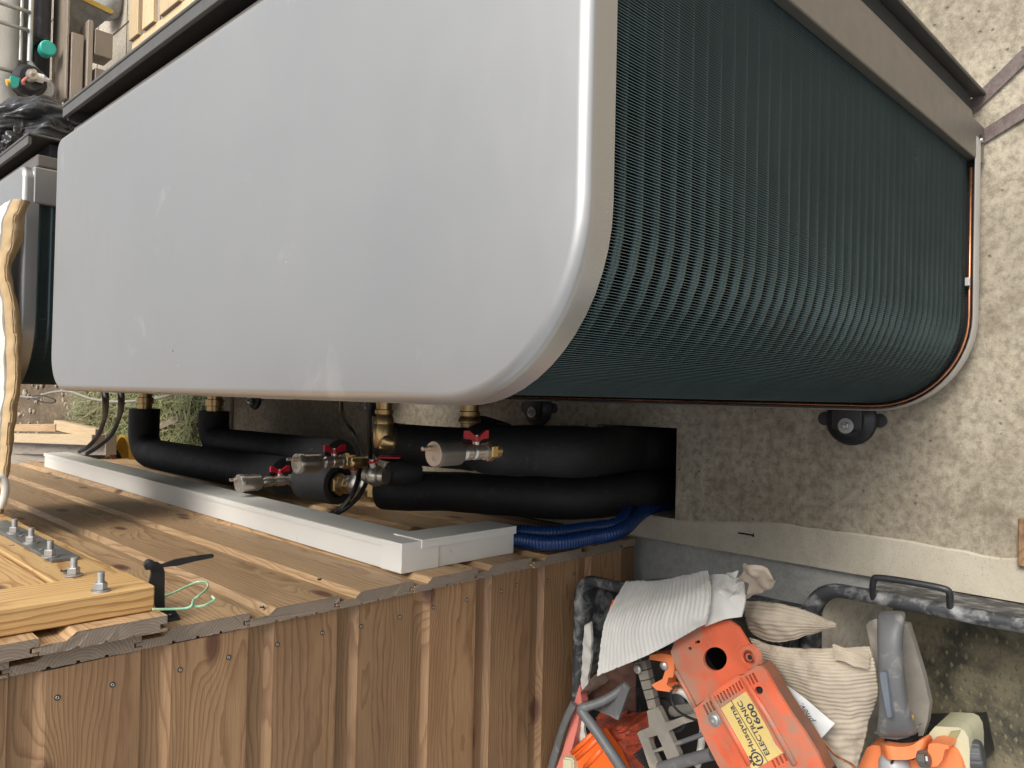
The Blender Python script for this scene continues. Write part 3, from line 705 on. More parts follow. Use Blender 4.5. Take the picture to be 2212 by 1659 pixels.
bm = BM(); axc = (C[1] - C[0]).normalized(); hexa(bm, C[0] - axc * .02, axc, .034, .02); lathe(bm, C[0] - axc * .03, axc, [(0, .024), (.02, .026), (.04, .03)], 20); obj('brass_nut', bm, BRASS, t4, autos=35)
# line two
t5 = thing('insulated_pipe', A(940, 960, x=-.13), 'black insulated elbow piece hanging from the brass fitting under the near heat pump', 'pipe', 'black insulated pipes')
Dp = [A(832, 952, x=-.12), A(858, 957, x=-.128), A(930, 964, x=-.13), A(985, 968, x=-.13), A(1030, 972, x=-.13)]
bm = BM(); Q = spline(Dp, 6); tube(bm, Q, [.036, .047, .050] + [.05] * (len(Q) - 4) + [.043], 24); obj('foam_sleeve', bm, FOAM, t5, autos=60)
bm = BM(); cb = Vector((-.02, 1.58, .46)); lathe(bm, cb, (-1, 0, 0), [(0, .022), (.022, .019), (.024, .023), (.034, .023), (.036, .020), (.048, .025), (.058, .025), (.060, .022), (.075, .026), (.10, .026), (.118, .022), (.125, .01)], 24)
tube(bm, spline([Vector((-.10, 1.58, .46)), Vector((-.125, 1.56, .445)), Dp[0], Dp[1]], 5), .022, 20); obj('brass_elbow', bm, BRASS, t5, autos=40)
t6 = thing('insulated_pipe', A(1150, 970, x=-.12), 'widest black insulated pipe descending into the pit, directly below the heat pump side', 'pipe', 'black insulated pipes')
Ep = [A(1035, 962, x=-.118), A(1070, 972, x=-.12), A(1150, 973, x=-.12), A(1250, 976, x=-.122), Vector((-.13, 1.165, .03)), Vector((-.132, 1.15, -.1)), Vector((-.132, 1.15, -.36))]
bm = BM(); Q = spline(Ep, 8); tube(bm, Q, [.038, .05, .054] + [.056 + .003 * noise.noise(p * 12) for p in Q[3:]], 26); obj('foam_sleeve', bm, FOAM, t6, autos=60)
bm = BM(); tube(bm, spline([A(1040, 935, x=-.10), A(1062, 940, x=-.11), A(1085, 950, x=-.115)], 5), .045, 20); obj('foam_patch', bm, FOAM, t6, autos=60)
bm = BM(); cb = Vector((-.02, 1.43, .31)); lathe(bm, cb, (-1, 0, 0), [(0, .022), (.022, .022), (.024, .026), (.034, .026), (.036, .023), (.044, .028), (.052, .028), (.054, .024), (.09, .024)], 24); obj('brass_fitting', bm, BRASS, t6, autos=40)
t7 = thing('insulated_pipe', A(850, 1005, x=-.19), 'small grey foam tube end seen between the two valves, lying furthest back', 'pipe', 'black insulated pipes')
g0, g1 = A(838, 1024, x=-.2), A(898, 1020, x=-.2); ax = (g1 - g0).normalized(); L = (g1 - g0).length
bm = BM(); lathe(bm, g0, ax, [(0, .022), (.01, .030), (L, .030), (L, .024), (L - .03, .022)], 24); obj('foam_sleeve', bm, FOAMG, t7, autos=45)
ball_valve('ball_valve', A(812, 1028, x=-.2), (0, -1, -.3), .75, (0, -1, -.6), 'ball valve with red lever half hidden behind the black cables', (.95, 0, .3))
# air vents: upright nickel canisters with red butterfly taps
def air_vent(base, top, cap_px, lab, body, cap, h_px=1.0):
    """upright vent: base and top world points"""
    base, top = Vector(base), Vector(top); up = (top - base); Ht = up.length; up.normalize(); r = cap_px * mpp(top)
    t = thing('air_vent', base, lab, 'air vent', 'automatic air vents on the pipework'); k = r / .025
    bm = BM(); b = top - up * .062 * k
    lathe(bm, b, up, [(-.010 * k, .010 * k), (-.008 * k, .012 * k), (0, .023 * k), (.004 * k, .0238 * k), (.048 * k, .0238 * k), (.049 * k, .0255 * k), (.059 * k, .0255 * k), (.061 * k, .024 * k)], 36); obj('canister', bm, body, t, autos=40)
    bm = BM(); lathe(bm, top - up * .001 * k, up, [(0, .0238 * k), (.0008 * k, .0235 * k), (.0012 * k, .022 * k), (.0008 * k, .02 * k)], 36)
    obj('cap', bm, cap, t, autos=40)
    q = top + Vector((.010 * k, .008 * k, 0)); bm = BM(); lathe(bm, q, up, [(0, .0055 * k), (.008 * k, .0055 * k), (.0085 * k, .0042 * k), (.02 * k, .0042 * k), (.0205 * k, .003 * k)], 14); obj('nipple', bm, cap, t, autos=40)
    # embossed mark on the cap
    bm = BM(); cq = top + Vector((-.009 * k, -.002 * k, .0008 * k)); tube(bm, [cq + Vector((math.cos(a) * .004 * k, math.sin(a) * .004 * k, 0)) for a in [i * PI / 8 for i in range(14)]], .0005 * k, 5); obj('embossed_mark', bm, cap, t)
    # tap below
    vb = b - up * .010 * k; bm = BM(); L = (vb - base).length
    lathe(bm, base, up, [(0, .016 * k), (L * .12, .017 * k), (L * .14, .0125 * k), (L * .3, .0125 * k), (L * .32, .0155 * k), (L * .55, .0155 * k), (L * .6, .013 * k), (L * .68, .0135 * k), (L * .72, .0155 * k), (L * .92, .0155 * k), (L, .011 * k)], 6 if False else 20)
    vm = base + up * L * .45; lathe(bm, vm, (1, 0, 0), [(0, .007 * k), (.020 * k, .007 * k), (.021 * k, .0045 * k), (.033 * k, .0045 * k)], 12)
    obj('tap_body', bm, NICK, t, autos=35)
    bm = BM(); hub = vm + Vector((.020 * k, 0, 0)); lathe(bm, hub, (1, 0, 0), [(0, .0085 * k), (.010 * k, .0085 * k), (.0105 * k, .006 * k)], 12)
    for s_ in (-1, 1):
        z = Vector((0, 0, s_)); pts = [hub + Vector((.001 * k, -.004 * k, 0)) + z * .004 * k, hub + Vector((.010 * k, -.004 * k, 0)) + z * .004 * k, hub + Vector((.022 * k, -.004 * k, 0)) + z * .022 * k, hub + Vector((.022 * k, -.004 * k, 0)) + z * .030 * k, hub + Vector((.006 * k, -.004 * k, 0)) + z * .030 * k, hub + Vector((.005 * k, -.004 * k, 0)) + z * .016 * k]
        prism(bm, pts, (0, .008 * k, 0))
    obj('butterfly_handle', bm, REDP, t, autos=40)
    bm = BM(); hexa(bm, base - up * .016 * k, up, .020 * k, .017 * k); lathe(bm, base - up * .030 * k, up, [(0, .015 * k), (.015 * k, .015 * k)], 18); obj('brass_base', bm, BRASS, t, autos=35)
    return t
def vv(bpx, tpx, x, *a, **k):
    b = A(*bpx, x=x); t = A(*tpx, y=b.y); t = Vector((b.x, b.y, t.z)); air_vent(b, t, *a, **k)
vv((634, 1036), (514, 1042), -.25, 19.5, 'air vent with red tap leaning over the far end of the white trunking', NICK, NICK)
vv((742, 996), (640, 1004), -.175, 22.5, 'air vent with red tap lying above the cut grey foam sleeve', NICK, NICK)
vv((1052, 975), (936, 974), -.098, 29, 'largest air vent, champagne coloured cap, under the near heat pump', POST, CHAMP)
bm = BM(); q = A(757, 1000, x=-.175); tube(bm, spline([q, q + Vector((0, 0, -.03)), q + Vector((0, .02, -.06))], 5), .014, 16)
o = obj('brass_elbow', bm, BRASS, smooth=True); tag(o, 'small brass elbow under the air vent above the cut foam sleeve', 'pipe fitting')

# cables
def cable(pts, r, lab, grp='black cables dropping from the heat pumps', stripe=False):
    pts = [pts[1] + Vector((.055, 0, .004))] + pts[1:]
    o = pipe_obj('cable', pts, r, CABLE, seg=12, m=10); tag(o, lab, 'cable', grp)
    if stripe:
        Q = spline(pts, 10); b = BM(); tube(b, [q + Vector((-.0028, -.003, .0036)) * (r / .0055) for q in Q], r * .25, 6); obj('stripe', b, GYS, o)
GYS = plain('olive_stripe', (.16, .15, .05), .5, 0, .1, 20, bs=0)
cable([A(735, 872, x=-.012), A(737, 884, x=-.04), A(752, 915, x=-.085), A(774, 960, x=-.14), A(777, 1010, x=-.19), A(765, 1060, x=-.24), A(742, 1092, x=-.275), A(722, 1106, x=-.292), A(700, 1116, x=-.30)], .0058, 'black cable with olive stripe bowing down to the white trunking', stripe=True)
cable([A(797, 872, x=-.012), A(797, 890, x=-.04), A(798, 940, x=-.10), A(800, 990, x=-.165), A(795, 1030, x=-.21), A(778, 1068, x=-.25), A(755, 1092, x=-.275), A(730, 1108, x=-.292), A(705, 1118, x=-.30)], .0056, 'black cable dropping straight before it curves to the white trunking')
cable([A(228, 852, x=-.02), A(228, 870, x=-.04), A(225, 905, x=-.11), A(212, 940, x=-.18), A(190, 965, x=-.23), A(172, 976, x=-.26)], .0075, 'far black cable, the one nearer the top left')
cable([A(264, 852, x=-.02), A(262, 870, x=-.04), A(256, 905, x=-.11), A(240, 940, x=-.18), A(212, 965, x=-.23), A(188, 980, x=-.262)], .0075, 'far black cable, the one next to the pipe elbow')
# ------------------------------------------------------------------ white trunking
tr = thing('cable_trunking', (-.31, 1.18, .65), 'long white cable trunking along the board wall, with a downward box at its near end', 'trunking')
n0, n1 = Vector((0, 1.184, .700)), Vector((0, 3.70, .648))
def tpt(t, x, dz): p = n0.lerp(n1, t); return Vector((x, p.y, p.z + dz))
def tsec(bm, sec, t0=0, t1=1, n=30):
    rings = [[bm.verts.new(tpt(t0 + (t1 - t0) * i / n, x, dz)) for x, dz in sec] for i in range(n + 1)]
    m = len(sec)
    for a, b in zip(rings, rings[1:]):
        for k in range(m): bm.faces.new((a[k], a[(k + 1) % m], b[(k + 1) % m], b[k]))
    bm.faces.new(rings[0][::-1]); bm.faces.new(rings[-1])
bm = BM(); tsec(bm, [(-.3445, -.09), (-.292, -.09), (-.292, -.0005), (-.3445, -.0005)]); obj('channel', bm, WHITE, tr)
bm = BM(); tsec(bm, [(-.3005, .0035), (-.2885, .0035), (-.2875, 0), (-.2875, -.090), (-.289, -.091), (-.290, -.0895), (-.2905, -.001), (-.3005, .0008)], .003); obj('lid', bm, WHITE, tr)
bm = BM(); box(bm, (-.3445, 1.1835, .6095), (-.2870, 1.25, .703), .0015); obj('end_cap', bm, WHITE, tr)
bm = BM(); box(bm, (-.3445, 1.186, .395), (-.291, 1.268, .612), .001); obj('down_box', bm, WHITE, tr)
bm = BM(); box(bm, (-.2905, 1.181, .392), (-.285, 1.273, .655), .001); box(bm, (-.302, 1.1815, .392), (-.2905, 1.1845, .655), .0005); obj('down_box_lid', bm, WHITE, tr)
def ribbed(pts, r, lab):
    Q = spline(pts, 60); bm = BM(); tube(bm, Q, [r * (1 if i % 4 < 2 else .88) for i in range(len(Q))], 18); o = obj('blue_conduit', bm, BLUE, smooth=True); tag(o, lab, 'conduit', 'blue corrugated conduits')
bx = [Vector((-.305, 1.235, .43)), Vector((-.305, 1.235, .385)), A(1190, 1152, x=-.303), A(1270, 1142, x=-.298), A(1340, 1130, x=-.285), Vector((-.272, 1.17, -.04)), Vector((-.27, 1.15, -.3))]
ribbed(bx, .0165, 'blue corrugated conduit nearer the black insulated pipe, leaving the white box')
bx = [Vector((-.318, 1.205, .43)), Vector((-.318, 1.205, .385)), A(1190, 1173, x=-.315), A(1270, 1162, x=-.308), A(1340, 1146, x=-.295), Vector((-.274, 1.12, -.04)), Vector((-.272, 1.1, -.3))]
ribbed(bx, .0165, 'blue corrugated conduit nearer the boards, leaving the white box')

# ------------------------------------------------------------------ things further back on the left of the frame
cb = thing('cardboard_sheet', A(20, 850, y=2.12), 'wavy torn cardboard sheet, white outside, resting on the far heat pump', 'cardboard')
ed = [(62, 436, 1.135), (48, 470, 1.15), (44, 520, 1.14), (22, 570, 1.15), (24, 610, 1.15), (36, 660, 1.14), (41, 700, 1.14), (44, 780, 1.14), (40, 840, 1.13), (33, 880, 1.12), (25, 950, 1.10), (17, 1010, 1.09), (8, 1060, 1.08), (2, 1110, 1.07)]
rowA = [A(px, py, y=2.015) for px, py, _ in ed]
wB = [34, 38, 40, 25, 26, 28, 30, 30, 27, 26, 23, 20, 18, 16]
rowB = [A(px - wB[i], py - 6 + 4 * math.sin(i * 1.7), y=2.01) for i, (px, py, _) in enumerate(ed)]
for p in rowB: p.z = max(p.z, 1.158)
sheet('flap', patch([rowA, [a.lerp(b, .5) + Vector((0, -.015, 0)) for a, b in zip(rowA, rowB)], rowB], 90, 10, rough=.003, edge=.0), .004, CARDB, cb)
rowC = [p + Vector((0, .45, .0)) for p in rowB]; rowM = [p + Vector((0, .2, .012 * math.sin(i))) for i, p in enumerate(rowB)]
sheet('top_face', patch([[p + Vector((0, .004, .003)) for p in rowB], rowM, rowC], 60, 14, rough=.004), .004, CARDW, cb)
o = pipe_obj('white_hose', [A(-12, 1035, y=1.95), A(3, 1030, y=1.95), A(11, 1045, y=1.95), A(10, 1070, y=1.95), A(0, 1098, y=1.95)], .008, ROPE); tag(o, 'white hose loop at the frame edge below the cardboard sheet', 'hose')

# IBC container on grey pallet
ib = thing('ibc_tank', A(40, 100, y=4.5), 'milky white liquid tank in a galvanised tube cage standing on a grey pallet', 'tank')
Y = 4.5
bm = BM(); a = A(-260, 235, y=Y + .05); b = A(58, -150, y=Y + .05); box(bm, (a.x, Y + .05, b.z), (b.x, Y + 1.0, a.z), .09, seg=5); obj('container', bm, IBC, ib, smooth=True)
bm = BM()
z0 = A(66, 60, y=Y).z; xl = A(70, 135, y=Y).x; xr = A(70, -150, y=Y).x
tube(bm, [Vector((xl, Y, z0)), Vector((xr, Y, z0))], .013, 12); tube(bm, [Vector((xl, Y + .02, z0 + .035)), Vector((xr, Y + .02, z0 + .035))], .009, 12)
tube(bm, spline([Vector((xl, Y, z0)), A(76, 150, y=Y), A(92, 165, y=Y), A(106, 178, y=Y), A(113, 190, y=Y), A(112, 205, y=Y), A(100, 215, y=Y)], 5), .014, 12)
obj('bottom_rail', bm, GALV, ib, autos=50)
for px, py in ((66, 27), (62, 66), (48, 160), (52, 240), (60, -30)):
    bm = BM(); p = A(px, py, y=Y - .01); tube(bm, [p, p + Vector((0, 0, .09)), p + Vector((0, .0, .9))], [.009, .011, .011], 10); obj('cage_bar', bm, GALV, ib, smooth=True)
bm = BM(); p = A(105, 190, y=Y + .01); prism(bm, [A(*q, y=Y - .015) for q in ((78, 160), (90, 168), (104, 178), (112, 192), (110, 208), (92, 204), (80, 190), (72, 180))], (0, .02, 0)); obj('corner_plate', bm, GALV, ib)
bm = BM(); lathe(bm, A(56, 182, y=Y + .02), (0, -1, 0), [(0, .075), (.07, .078), (.08, .06), (.12, .055)], 22); obj('outlet_valve', bm, BLKP, ib, autos=40)
bm = BM(); prism(bm, [A(*q, y=Y - .13) for q in ((24, 162), (34, 166), (42, 168), (40, 186), (30, 188), (23, 180))], (0, .03, 0)); obj('valve_handle', bm, TEAL, ib)
bm = BM(); q = A(30, 178, y=Y - .1); tube(bm, [A(14, 178, y=Y - .11), A(22, 178, y=Y - .11)], .016, 10); obj('yellow_tag', bm, YEL, ib)
bm = BM(); q = A(64, 170, y=Y - .12); lathe(bm, q, (.2, -1, 0), [(0, .018), (.03, .018), (.032, .026), (.05, .026), (.052, .012), (.08, .012)], 14); tube(bm, [q, A(76, 166, y=Y - .12)], .02, 12); obj('brass_tap', bm, NICK, ib, autos=40)
bm = BM(); q = A(76, 166, y=Y - .12); lathe(bm, q, (0, 0, -1), [(0, .022), (.035, .022), (.036, .01), (.06, .01)], 14); obj('tap_outlet', bm, WHITE, ib, autos=40)
bm = BM(); tube(bm, spline([A(51, 182, y=Y - .14), A(50, 175, y=Y - .15), A(58, 168, y=Y - .15)], 5), .007, 8); obj('pink_lever', bm, PINK, ib)
bm = BM(); q = A(103, 105, y=Y - .05); lathe(bm, q + Vector((0, .05, .0)), (0, -1, 0), [(0, .034), (.03, .034), (.032, .039), (.06, .039), (.065, .033)], 14); o = obj('green_cap', bm, TEAL, autos=30); tag(o, 'teal ribbed screw cap resting below the tank cage', 'cap')
bm = BM(); a, b = A(76, 208, y=Y + .1), A(124, -60, y=Y + .1); box(bm, (a.x, Y + .16, b.z), (b.x, Y + .6, a.z), .02); a, b = A(80, 78, y=Y), A(118, -60, y=Y); box(bm, (a.x, Y + .02, b.z), (b.x, Y + .15, a.z), .02); o = obj('crate_and_shade_box', bm, BLKP); tag(o, 'scuffed black plastic crate under the tank, enlarged as dark fill for the shade there', 'crate')  # crate enlarged with dark boxes that stand for the shade below the tank
# grey pallet carrying the tank
pl = thing('wooden_pallet', A(180, 150, y=Y), 'weathered grey wooden pallet under the tank, front block broken', 'pallet')
zt_ = A(130, 100, y=Y).z; xr = A(130, -200, y=Y - .02).x; xl = A(132, 222, y=Y - .02).x
board('deck_board', (xl, Y - .105, zt_ - .012), (xr, Y + .14, zt_), GREYW, pl, 'x', 3)
a, b = A(135, 215, y=Y - .1), A(180, 78, y=Y - .1); board('block', (a.x, Y - .11, b.z), (b.x, Y, zt_ - .022), GREYW, pl, 'x', 5)
a, b = A(182, 215, y=Y - .1), A(198, 70, y=Y - .1); board('base_board', (a.x, Y - .13, b.z), (b.x + .05, Y, a.z), GREYW, pl, 'x', 8)
a, b = A(200, 120, y=Y - .1), A(240, 78, y=Y - .1); board('block', (a.x, Y - .13, b.z), (b.x, Y, a.z), GREYW, pl, 'y', 9)
a, b = A(200, 215, y=Y - .1), A(240, 160, y=Y - .1); board('block', (a.x - .3, Y - .13, b.z), (b.x, Y, a.z), GREYW, pl, 'y', 10)
# dark shelf board with yellow edge
bm = BM(); prism(bm, [A(*q, y=4.55) for q in ((137, 75), (136, -30), (180, -8), (242, 22), (245, 30), (192, 75), (180, 78))], (0, .02, 0)); o = obj('grey_sheet_panel', bm, PLATE); tag(o, 'grey sheet panel with yellow painted edge leaning by the pallet', 'panel')
bm = BM(); prism(bm, [A(*q, y=4.545) for q in ((180, -10), (188, -6), (245, 22), (243, 30), (236, 28), (176, -1))], (0, .03, 0)); obj('painted_edge', bm, YEL, o)
bm = BM(); bmesh.ops.create_icosphere(bm, subdivisions=3, radius=.11, matrix=Matrix.Translation(A(232, 2, z=.06)))
for v in bm.verts: v.co += v.normal * .03 * noise.noise(v.co * 9)
o = obj('stone', bm, CONC2, smooth=True); tag(o, 'grey lump of stone at the top edge beside the yellow edged panel', 'stone')
# pale new pallet standing on the paving beside the heat pump
pp = thing('wooden_pallet', A(350, 60, z=.15), 'pale new wooden pallet beside the black front edge of the heat pump', 'pallet')
q = A(287, 103, z=.16); q2 = A(425, 8, z=.16)
board('side_board', (q.x - .02, q2.y - .3, .06), (q.x + .025, q.y, .165), PALE, pp, 'y', 2)
board('deck_board', (q.x + .028, q.y - .12, .16), (q.x + .9, q.y - .0, .182), PALE, pp, 'x', 4)
board('deck_board', (q.x + .028, q.y - .32, .16), (q.x + .9, q.y - .18, .182), PALE, pp, 'x', 6)
board('deck_board', (q.x + .028, q.y - .62, .16), (q.x + .9, q.y - .40, .182), PALE, pp, 'x', 7)
board('bottom_board', (q.x - .02, q.y - 1.0, .0), (q.x + .08, q.y, .04), PALE, pp, 'y', 11)
# black bag
bgc = A(72, 288, y=3.9); bm = BM(); bmesh.ops.create_icosphere(bm, subdivisions=6, radius=1)
sx = 62 * mpp(bgc)
for v in bm.verts:
    d = v.co.copy(); n_ = noise.noise(d * 2.1) * .22; rd = abs(noise.noise(Vector((d.x * 3, d.y * 3, d.z * 1.2)))) * .30 + abs(noise.noise(Vector((d.x * 8, d.y * 7, d.z * 3)))) * .14
    v.co = bgc + Vector((d.x * .15, d.y * .2, d.z * .24)) * (1 + n_ - rd + .12)
    if v.co.z > bgc.z: v.co.x -= (v.co.z - bgc.z) * .35
o = obj('plastic_bag', bm, BAG, smooth=True); tag(o, 'crumpled shiny black plastic bag between the heat pumps and the tank', 'bag')
bm = BM()
g = patch([[A(48, 245, y=3.75), A(25, 262, y=3.78), A(6, 280, y=3.75)], [A(50, 290, y=3.7), A(22, 300, y=3.68), A(0, 322, y=3.72)], [A(46, 326, y=3.75), A(34, 326, y=3.75), A(22, 325, y=3.75)]], 30, 30, rough=.02)
sheet('bag_flap', g, .002, BAG, o)

# background between the unit and the wall: timber frame, boards, tools
fr = thing('timber_frame', A(120, 930, z=.35), 'stack of pale timber frames lying behind the shed corner', 'timber stack')
for i, (z, x0, x1) in enumerate(((.40, -.36, -.345), (.34, -.30, -.22))): pass
yb = 5.6
def fb(pts, y0, y1, mat, seed, nm='batten'):
    a = A(*pts[0], y=y0); b = A(*pts[1], y=y0); o_ = board(nm, (min(a.x, b.x), y0, min(a.z, b.z)), (max(a.x, b.x), y1, max(a.z, b.z)), mat, fr, 'y', seed); return o_
def beam(p, q, w, h, mat, par, seed, nm='batten'):
    """board from p to q (world) with width w (horizontal) and height h"""
    p, q = Vector(p), Vector(q); L = (q - p).length; rot = (q - p).to_track_quat('Y', 'Z').to_matrix(); c = (p + q) / 2
    return board(nm, c - Vector((w / 2, L / 2, h / 2)), c + Vector((w / 2, L / 2, h / 2)), mat, par, 'y', seed, rot=rot)
beam(A(30, 945, z=.42), A(220, 950, z=.36), .05, .09, PALE, fr, 1)
beam(A(30, 924, z=.42), A(130, 924, z=.38), .04, .05, WOOD, fr, 2)
beam(A(125, 918, z=.38), A(215, 938, z=.36), .05, .04, PALE, fr, 3)
beam(A(28, 962, z=.40), A(240, 960, z=.32), .10, .05, GREYW, fr, 4)
beam(A(28, 990, z=.40), A(170, 985, z=.30), .08, .05, GREYW, fr, 6)
o = beam(A(25, 976, z=.38), A(205, 970, z=.28), .10, .03, REDB, None, 5, 'red_board'); tag(o, 'dark red board squeezed between the pale timber frames', 'board')
beam(A(20, 1008, z=.36), A(220, 1012, z=.24), .16, .03, WOOD2, fr, 8)
bm = BM(); box(bm, (-.6, 3.33, -.3), (.5, 3.42, .02), .01); o = obj('kerb', bm, SLABS); o['kind'] = 'structure'
o = pipe_obj('grey_hose', [A(40, 856, z=.3), A(75, 858, z=.3), A(110, 848, z=.3), A(150, 846, z=.3), A(200, 862, z=.25), A(262, 868, z=.2), A(340, 860, z=.2), A(380, 850, z=.2)], .007, plain('grey_hose', (.27, .25, .21), .6)); tag(o, 'thin grey hose winding through the weeds behind the pipes', 'hose')
o = beam(A(322, 932, z=.12), A(390, 905, z=.12), .03, .03, GREYW, None, 9, 'stick'); tag(o, 'weathered stick lying in the grass by the black pipe elbow', 'stick')
o = beam(A(150, 978, z=.30), A(235, 948, z=.25), .03, .02, GREYW, None, 12, 'lath'); tag(o, 'thin grey lath leaning across the timber frames', 'lath')
bk = thing('bucket', A(262, 985, z=.1), 'orange yellow bucket holding hand tools behind the pipe elbow', 'bucket')
p = A(272, 985, z=.25); bm = BM(); lathe(bm, p + Vector((0, .05, -.2)), (0, 0, 1), [(0, .07), (.2, .095), (.205, .10), (.2, .088), (.03, .066)], 24); obj('pail', bm, YEL, bk, autos=40)
for i, (a, b, m_) in enumerate(((((238, 962), (248, 978)), .3, REDP), (((248, 975), (262, 1000)), .28, BLKP), (((244, 985), (252, 1000)), .26, ORNG2), (((232, 994), (244, 1000)), .25, BLKP))):
    bm = BM(); tube(bm, [A(*a[0], z=b), A(*a[1], z=b - .04)], .014, 10); t = obj('hand_tool', bm, m_, smooth=True)
    tag(t, ('red handled tool standing by the yellow bucket', 'long black tool leaning on the yellow bucket', 'short orange handled tool by the yellow bucket', 'stubby black tool lying left of the yellow bucket')[i], 'hand tool', 'hand tools by the bucket')

# ------------------------------------------------------------------ straps, small bits on the slab
def strap(pts, w, lab):
    bm = BM(); Q = spline([Vector((p.x, p.y, .004 + .004 * (i % 2))) for i, p in enumerate(pts)], 12); prev = None
    for i, p in enumerate(Q):
        t = (Q[min(i + 1, len(Q) - 1)] - Q[max(i - 1, 0)]).normalized(); s_ = Vector((-t.y, t.x, 0)) * w / 2
        cur = [bm.verts.new(p - s_), bm.verts.new(p + s_), bm.verts.new(p + s_ + Vector((0, 0, .0018))), bm.verts.new(p - s_ + Vector((0, 0, .0018)))]
        if prev:
            for k in range(4): bm.faces.new((prev[k], prev[(k + 1) % 4], cur[(k + 1) % 4], cur[k]))
        prev = cur
    o = obj('strap', bm, STRAP, autos=40); tag(o, lab, 'strap', 'brown webbing straps on the concrete')
strap([A(2098, 236, z=0), A(2240, 100, z=0)], .024, 'brown webbing strap coming out beside the black front panel')
strap([A(2080, 325, z=0), A(2260, 214, z=0)], .024, 'brown webbing strap coming out under the corner post')
bm = BM(); tube(bm, [A(1595, 1151, z=.006), A(1626, 1156, z=.006)], .0018, 8); lathe(bm, A(1626, 1156, z=.006), A(1626, 1156, z=0) - A(1595, 1151, z=0), [(0, .0018), (.001, .004), (.002, .004)], 10); o = obj('nail', bm, BLACKM); tag(o, 'dark nail lying at the edge of the mortar strip', 'nail')
o = board('wooden_block', (-.28, .12, 0), (-.196, .322, .02), WOOD2, None, 'x', 44); tag(o, 'brown board end at the right edge of the picture', 'board')

# ------------------------------------------------------------------ black tubs
def tub(name, x0, x1, y0, y1, h, r, lab, parent=None, lean=.05):
    t = thing(name, ((x0 + x1) / 2, (y0 + y1) / 2, -.02), lab, 'tub', 'black builder tubs')
    def rr(off, z):
        out = []
        for cx, cy, a0, sx_, sy_ in ((x0, y0, PI, 1, 1), (x1, y0, 1.5 * PI, -1, 1), (x1, y1, 0, -1, -1), (x0, y1, .5 * PI, 1, -1)):
            rad = max(.004, r - off)
            for k in range(9):
                a = a0 + .5 * PI * k / 8; out.append(Vector((cx + sx_ * (off + rad) + rad * math.cos(a), cy + sy_ * (off + rad) + rad * math.sin(a), z)))
        return out
    zb_ = -.02
    bm = BM(); loft(bm, [rr(lean + .0, zb_), rr(.018, h - .02), rr(.008, h - .022), rr(.0, h - .012), rr(.002, h - .002), rr(.010, h + .001), rr(.020, h - .003), rr(.024, h - .012), rr(.026, h - .03), rr(lean + .008, zb_ + .012)], top=False, bot=True); obj('shell', bm, TUB, t, autos=60)
    return t, rr
t_a, ra = tub('mixing_tub', -1.1, -.385, .615, 1.095, .30, .05, 'black tub in the shed corner holding the torn cardboard box of saw parts')
bm = BM(); loft(bm, [ra(.06, -.004)], top=True); obj('tub_floor', bm, CRUD, t_a)
t_b, rb = tub('mixing_tub', -1.0, -.305, -.22, .588, .30, .07, 'cement crusted black tub with loop handle holding the grey handled saw', lean=.045)
# crusted inside: uneven lining with raised diamond studs on the floor
bm = BM(); rg = [rb(.0275, .27), rb(.035, .2), rb(.044, .1), rb(.056, .0)]
for rn_ in rg:
    for p in rn_: p += Vector((noise.noise(p * 20), noise.noise(p * 20 + Vector((5, 0, 0))), 0)) * .003
loft(bm, rg, top=False); obj('mortar_lining', bm, CRUST, t_b, smooth=True)
bm = BM(); loft(bm, [rb(.05, .002)], top=True); obj('tub_floor', bm, CRUD, t_b)
bm = BM(); R = random.Random(4)
for i in range(22):
    for j in range(26):
        x = -.42 - i * .021; y = .50 - j * .016 - (i % 2) * .008
        if y < -.1: continue
        k_ = R.uniform(.7, 1.25)
        if noise.noise(Vector((x * 7, y * 7, 2))) + R.uniform(-.1, .1) > .12: continue
        v = [bm.verts.new(q) for q in ((x - .006 * k_, y, .0025), (x, y - .0035 * k_, .0025), (x + .006 * k_, y, .0025), (x, y + .0035 * k_, .0025))]; tpv = bm.verts.new((x, y, .0045))
        for a in range(4): bm.faces.new((v[a], v[(a + 1) % 4], tpv))
fs_ = obj('floor_studs', bm, plain('stud_grit', (.20, .18, .11), .8, 0, .4, 60), t_b); fs_['kind'] = 'stuff'
hz = .315
pts = [A(1886, 1292, z=.295), A(1885, 1268, z=hz), A(1888, 1252, z=hz + .004), A(1900, 1248, z=hz + .006), A(1970, 1258, z=hz + .006), A(2040, 1272, z=hz + .004), A(2052, 1283, z=hz), A(2052, 1312, z=.295)]
bm = BM(); Q = [pts[0]] + spline(pts[1:7], 5) + [pts[7]]; tube(bm, Q, .0052, 10, flat=1); obj('handle', bm, BLKP, t_b, autos=50)
